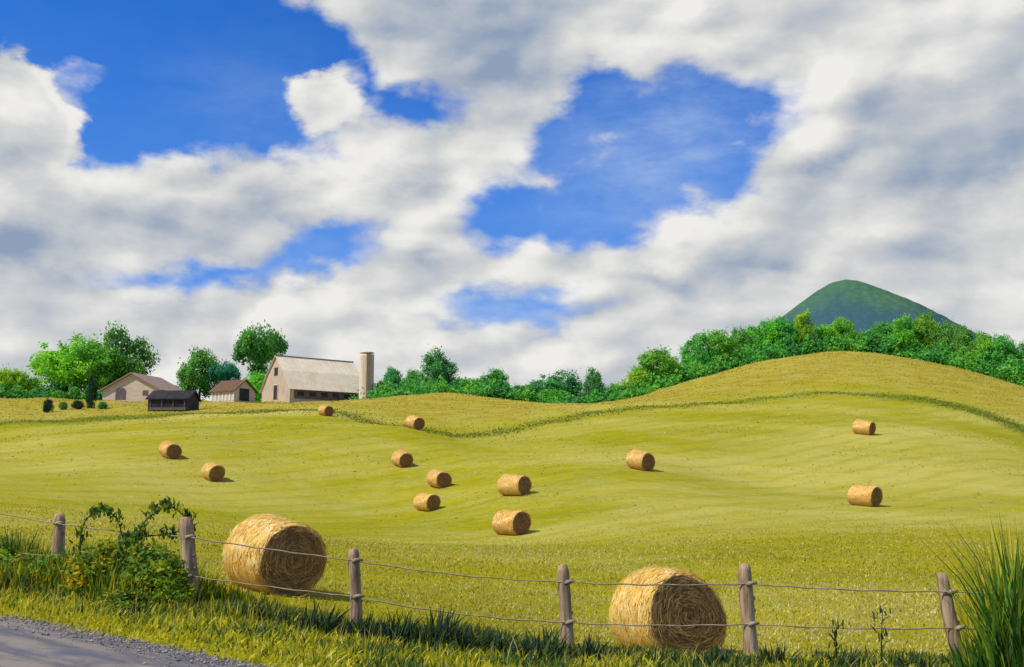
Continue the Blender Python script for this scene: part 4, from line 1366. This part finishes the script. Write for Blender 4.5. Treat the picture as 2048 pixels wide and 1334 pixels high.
    col = np.where(((y > rs) & (pat < .5))[:, None], far_, col)
    P = np.stack([x, y, ground_z(x, y) - .01], 1)
    a = blades(P, (.05 + .0006 * d) * g.uniform(.5, 1.3, n), (.04 + .0011 * d) * g.uniform(.6, 1.6, n), (0.1, 0, 0), col, 57, .6)
    tag(blade_obj('meadow_stubble', M_GRASS, a), 'tufts of pale and olive stubble across the middle and far field', 'grass', kind='stuff')

    # --- tall weeds at the left behind and under the fence
    n = 26000
    x = g.uniform(-12.5, -3.6, n); fd = g.uniform(-1.2, 1.1, n); y = np.interp(x, FX, FY) + fd
    cl = clumpy(x, y, .9, .7)
    keep = g.random(n) < np.clip(cl * 1.6 - .35, .03, 1)
    x, y, cl = x[keep], y[keep], cl[keep]; n = len(x)
    h = np.clip(.25 + .65 * cl * np.clip((-3.2 - x) / 2, .2, 1), .2, 1.0) * g.uniform(.55, 1.15, n)
    isy = g.random(n) < .38
    col = np.where(isy[:, None], pick([(0.72, 0.56, 0.012), (0.56, 0.50, 0.015), (0.40, 0.40, 0.015)], n, g), pick([(0.08, 0.18, 0.015), (0.14, 0.24, 0.015), (0.22, 0.29, 0.015), (0.055, 0.11, 0.02)], n, g))
    P = np.stack([x, y, ground_z(x, y) - .01], 1)
    a = blades(P, h, g.uniform(.018, .045, n), (0.03, 0, 0), col, 54, .45)
    tag(blade_obj('tall_weeds', M_GRASS, a), 'tall green and yellow weeds crowding the fence at the left', 'weeds', kind='stuff')

    # --- rank grass of the green strip and yard edge
    n = 10000
    k = g.uniform(0, len(STRIP) - 1, n); i = k.astype(int); f = k - i
    s3 = np.array([tuple(at(*s)) for s in STRIP])
    x = s3[i, 0] * (1 - f) + s3[np.minimum(i + 1, len(s3) - 1), 0] * f + g.normal(0, 1.5, n)
    y = s3[i, 1] * (1 - f) + s3[np.minimum(i + 1, len(s3) - 1), 1] * f + g.normal(0, 1, n) * np.interp(k, [0, 3, 6, 14], [6, 5, 1.5, 1.8])
    P = np.stack([x, y, ground_z(x, y) - .02], 1)
    col = pick([(0.16, 0.22, 0.016), (0.20, 0.25, 0.016), (0.12, 0.19, 0.02), (0.30, 0.30, 0.018)], n, g)
    a = blades(P, g.uniform(.06, .20, n), g.uniform(.10, .22, n), (0.1, 0, 0), col, 55, .7)
    tag(blade_obj('strip_grass', M_GRASS, a), 'long dark green grass in the strip that closes off the front field', 'grass', kind='stuff')


build_grass()


def tuft(name, px, d, n, hgt, spread, wid, pal, label, cat, group=None, lean=(0.1, 0, 0), seed=0, curl=.65, wts=None):
    g = np.random.default_rng(seed + 900)
    c = ground_pt(px, d)
    x = c.x + np.clip(g.normal(0, spread, n), -1.6 * spread, 1.6 * spread); y = c.y + np.clip(g.normal(0, spread * .5, n), -.7 * spread, .7 * spread)
    P = np.stack([x, y, ground_z(x, y) - .01], 1)
    dist = np.abs(x - c.x) / (spread * 2)
    H = hgt * (1.2 if name == 'grass_tuft' else 1.0) * g.uniform(.45, 1.0, n) * np.clip(1.1 - .6 * dist, .3, 1)
    fan = np.stack([(x - c.x) / (spread * 2) * .35, np.zeros(n), np.zeros(n)], 1) + np.array(lean)
    col = pick(pal, n, g, wts)
    a = blades(P, H, wid * g.uniform(.6, 1.3, n), fan, col, seed + 901, curl, seg=3)
    o = blade_obj(name, M_GRASS, a, origin=tuple(c))
    return tag(o, label, cat, group)


DK = [(0.026, 0.060, 0.030), (0.036, 0.080, 0.032), (0.055, 0.115, 0.030), (0.028, 0.056, 0.060), (0.10, 0.17, 0.025)]
TG = 'dark spiky grass tufts by the fence'
tuft('grass_tuft', 640, 13.6, 150, .52, .20, .035, DK, 'darkest spiky grass tuft in front of the fence below the left bale', 'grass tuft', TG, (.16, 0, 0), 1)
tuft('grass_tuft', 800, 13.5, 130, .50, .17, .032, DK, 'dark spiky grass tuft right of the third post from the left', 'grass tuft', TG, (.18, 0, 0), 2)
tuft('grass_tuft', 880, 13.4, 160, .55, .22, .034, DK, 'dark grass tuft midway between the third and fourth posts', 'grass tuft', TG, (.16, 0, 0), 3)
tuft('grass_tuft', 1010, 13.3, 110, .38, .22, .034, DK, 'low dark grass tuft left of the fourth post from the left', 'grass tuft', TG, (.10, 0, 0), 4)
tuft('grass_tuft', 1185, 13.2, 90, .36, .13, .034, DK + [(0.06, 0.12, 0.02)] * 2, 'dark grass tuft at the foot of the fourth post beside the right bale', 'grass tuft', TG, (.05, 0, 0), 5)
tuft('grass_tuft', 1330, 13.1, 90, .28, .22, .036, DK + [(0.07, 0.13, 0.02)] * 3, 'green grass tuft hiding the bottom of the biggest bale', 'grass tuft', TG, (.05, 0, 0), 6)
tuft('grass_tuft', 1555, 13.0, 80, .34, .15, .032, DK + [(0.06, 0.11, 0.02)] * 2, 'small dark grass tuft just right of the fifth post', 'grass tuft', TG, (.1, 0, 0), 7)
tuft('grass_tuft', 505, 14.1, 130, .40, .22, .034, DK + [(0.06, 0.13, 0.03)] * 3, 'dark green grass tuft below the left end of the big left bale', 'grass tuft', TG, (.1, 0, 0), 21)
tuft('grass_tuft', 735, 13.7, 120, .42, .16, .034, DK + [(0.05, 0.10, 0.03)], 'dark grass tuft at the foot of the third post from the left', 'grass tuft', TG, (.14, 0, 0), 22)
tuft('grass_tuft', 950, 13.2, 120, .40, .2, .034, DK + [(0.05, 0.10, 0.03)] * 2, 'dark green grass tuft third to the right of the third post', 'grass tuft', TG, (.14, 0, 0), 23)
tuft('grass_tuft', 1090, 13.1, 120, .42, .2, .034, DK + [(0.05, 0.11, 0.03)] * 2, 'dark green grass tuft just left of the fourth post', 'grass tuft', TG, (.1, 0, 0), 24)
tuft('grass_tuft', 1440, 12.9, 110, .32, .2, .034, DK + [(0.06, 0.13, 0.03)] * 3, 'green grass tuft between the biggest bale and the fifth post', 'grass tuft', TG, (.08, 0, 0), 25)
tuft('grass_tuft', 1690, 12.9, 110, .26, .22, .034, DK + [(0.09, 0.15, 0.03)] * 4, 'low olive grass tuft below the left weed sprig', 'grass tuft', TG, (.08, 0, 0), 26)
tuft('grass_tuft', 1830, 12.9, 110, .26, .22, .034, DK + [(0.09, 0.15, 0.03)] * 4, 'low olive grass tuft left of the leaning post', 'grass tuft', TG, (.08, 0, 0), 27)
RG = [(0.045, 0.16, 0.025), (0.065, 0.20, 0.026), (0.10, 0.24, 0.024), (0.032, 0.12, 0.026)]
tuft('tall_grass_clump', 2036, 12.4, 230, 2.2, .20, .032, RG + [(0.24, 0.38, 0.03), (0.42, 0.46, 0.03), (0.18, 0.34, 0.03)], 'tall deep green reedy grass clump at the right edge beside the leaning post', 'grass clump', None, (-.02, 0, 0), 8, .48)
tuft('tall_grass_clump', 1985, 12.6, 240, .8, .24, .034, RG + [(0.20, 0.32, 0.03), (0.36, 0.40, 0.03)], 'shorter green grass clump at the foot of the leaning post, lower right corner', 'grass clump', None, (.0, 0, 0), 9, .35)
tuft('tall_grass_clump', 2020, 15.0, 420, 2.1, .42, .022, [(0.68, 0.56, 0.02), (0.56, 0.50, 0.02), (0.48, 0.46, 0.02), (0.72, 0.62, 0.10)],
     'tall feathery yellow grass clump behind the green reeds at the right edge', 'grass clump', None, (-.04, 0, 0), 10, .28)
tuft('tall_grass_clump', 30, 17.6, 260, 1.15, .35, .034, [(0.09, 0.15, 0.015), (0.40, 0.34, 0.02), (0.05, 0.11, 0.02), (0.2, 0.24, 0.02)],
     'green and yellow weed clump at the left edge beside the first post', 'grass clump', None, (.0, 0, 0), 11, .3)


def sprig(px, d, top, label, seed):
    g = random.Random(seed)
    b = ground_pt(px, d); t = at(px + 8, top, d)
    h = (t - b).z
    r = empty('weed_sprig', b)
    tag(r, label, 'weed', 'thin weed sprigs in front of the lower wire')
    mb = MB(); mb.tube([(0, 0, -.02), (.01, 0, h * .5), (.05, 0, h)], [.012, .009, .004], 6)
    for k in range(3):
        z = h * (.35 + .2 * k); s = (-1) ** k
        mb.tube([(.01, 0, z), (.01 + s * .07, .01, z + .07), (.01 + s * .13, .01, z + .09)], [.008, .006, .003], 5)
    obj('stem', mb.mesh('stem', True), M_STEM, r)
    G = np.random.default_rng(seed); n = 22
    P = np.stack([G.normal(.02, .05, n), G.normal(0, .03, n), h * G.uniform(.3, .95, n)], 1)
    a = blades(P, G.uniform(.06, .13, n), G.uniform(.018, .03, n), (0, 0, 0), pick(DK + GRN, n, G), seed, .9)
    blade_obj('leaves', M_GRASS, a, parent=r)


M_STEM = mat_noisy('green stem', C3(0.035, 0.065, 0.02), C3(0.06, 0.10, 0.025), 8)
sprig(1672, 13.2, 1238, 'short dark weed sprig between the fifth post and the leaning post, the left one', 3)
sprig(1764, 13.2, 1218, 'taller dark weed sprig nearer the leaning post', 4)


def vine(pts_px, d, label, seed, rad=.012, nl=260):
    P = [at(px, py, d + .02 * i) for i, (px, py) in enumerate(pts_px)]
    # smooth by Catmull-Rom
    S = []
    for i in range(len(P) - 1):
        p0, p1, p2, p3 = P[max(i - 1, 0)], P[i], P[i + 1], P[min(i + 2, len(P) - 1)]
        for k in range(8):
            t = k / 8
            S.append(.5 * ((2 * p1) + (p2 - p0) * t + (2 * p0 - 5 * p1 + 4 * p2 - p3) * t * t + (3 * p1 - p0 - 3 * p2 + p3) * t ** 3))
    S.append(P[-1])
    b = ground_pt(pts_px[0][0], d)
    S = [b - Vector((0, 0, .03))] + S if S[0].z - b.z > .05 else S
    r = empty('arching_vine', b); tag(r, label, 'vine', 'vines arching over the left part of the fence')
    S = [p - b for p in S]
    mb = MB(); mb.tube(S, [rad * (1.2 - .6 * i / len(S)) for i in range(len(S))], 7)
    obj('stem', mb.mesh('stem', True), M_STEM, r)
    G = np.random.default_rng(seed)
    k = G.uniform(1, len(S) - 1, nl).astype(int)
    Q = np.array([tuple(S[i]) for i in k]) + G.normal(0, .05, (nl, 3))
    a = blades(Q, G.uniform(.06, .16, nl), G.uniform(.03, .06, nl), (0, 0, -.25), pick([(0.08, 0.18, 0.025), (0.05, 0.12, 0.03), (0.14, 0.24, 0.02), (0.32, 0.36, 0.02)], nl, G), seed, 1.0)
    blade_obj('leaves', M_GRASS, a, parent=r)


vine([(168, 1165), (160, 1090), (172, 1040), (205, 1022), (232, 1036), (246, 1078), (250, 1098)], 15.9, 'leafy vine forming the left arch between the first two posts', 5)
vine([(292, 1170), (276, 1100), (284, 1052), (318, 1018), (340, 1013), (366, 1030), (380, 1056)], 15.2, 'leafy vine forming the right arch that hooks over the second post', 6)
vine([(225, 1190), (232, 1120), (258, 1082), (300, 1072), (352, 1066)], 15.3, 'leafy vine lying along the upper strand left of the second post', 7, .011, 260)


def weed_bush(px, d, wpx, top, mat, label, seed):
    b = ground_pt(px, d); H = top_at(px, top, d) - b.z; Wm = wpx * d / F
    r = empty('weed_bush', b, seed * 1.3, (Wm, Wm, H))
    obj('foliage', CRB, ML[mat], r); obj('stem', TK['bush'], M_STEM, r)
    tag(r, label, 'bush', 'leafy weeds growing through the left fence')


CRB = crown_mesh(60, [(0, 0, .38, .44, .40, .36), (-.22, 0, .5, .22, .22, .34), (.2, 0, .6, .2, .2, .34), (.0, 0, .75, .16, .16, .2)], 80, 40, 0.042, 0.09,
                 [(0.08, 0.19, 0.025), (0.13, 0.26, 0.022), (0.24, 0.34, 0.020), (0.48, 0.46, 0.018)])
weed_bush(200, 15.7, 150, 1078, 'lime', 'leafy green weed bush in front of the left vine arch', 1)
weed_bush(302, 15.2, 150, 1085, 'green', 'leafy weed bush under the right vine arch, left of the second post', 2)
weed_bush(40, 17.2, 120, 1105, 'lime', 'leafy weed bush at the left edge under the first span of the fence', 3)
weed_bush(250, 14.6, 130, 1175, 'green', 'darker low weed bush nearest the road between the first two posts', 4)
weed_bush(440, 14.9, 90, 1205, 'mid', 'low dark weed bush just right of the second post', 5)
weed_bush(98, 16.7, 110, 1105, 'green', 'leafy weed bush around the foot of the first post', 6)
weed_bush(-20, 17.6, 130, 1070, 'green', 'tall leafy weed bush cut by the left edge of the picture', 7)
weed_bush(345, 14.9, 90, 1150, 'lime', 'light green weed bush leaning on the left side of the second post', 8)
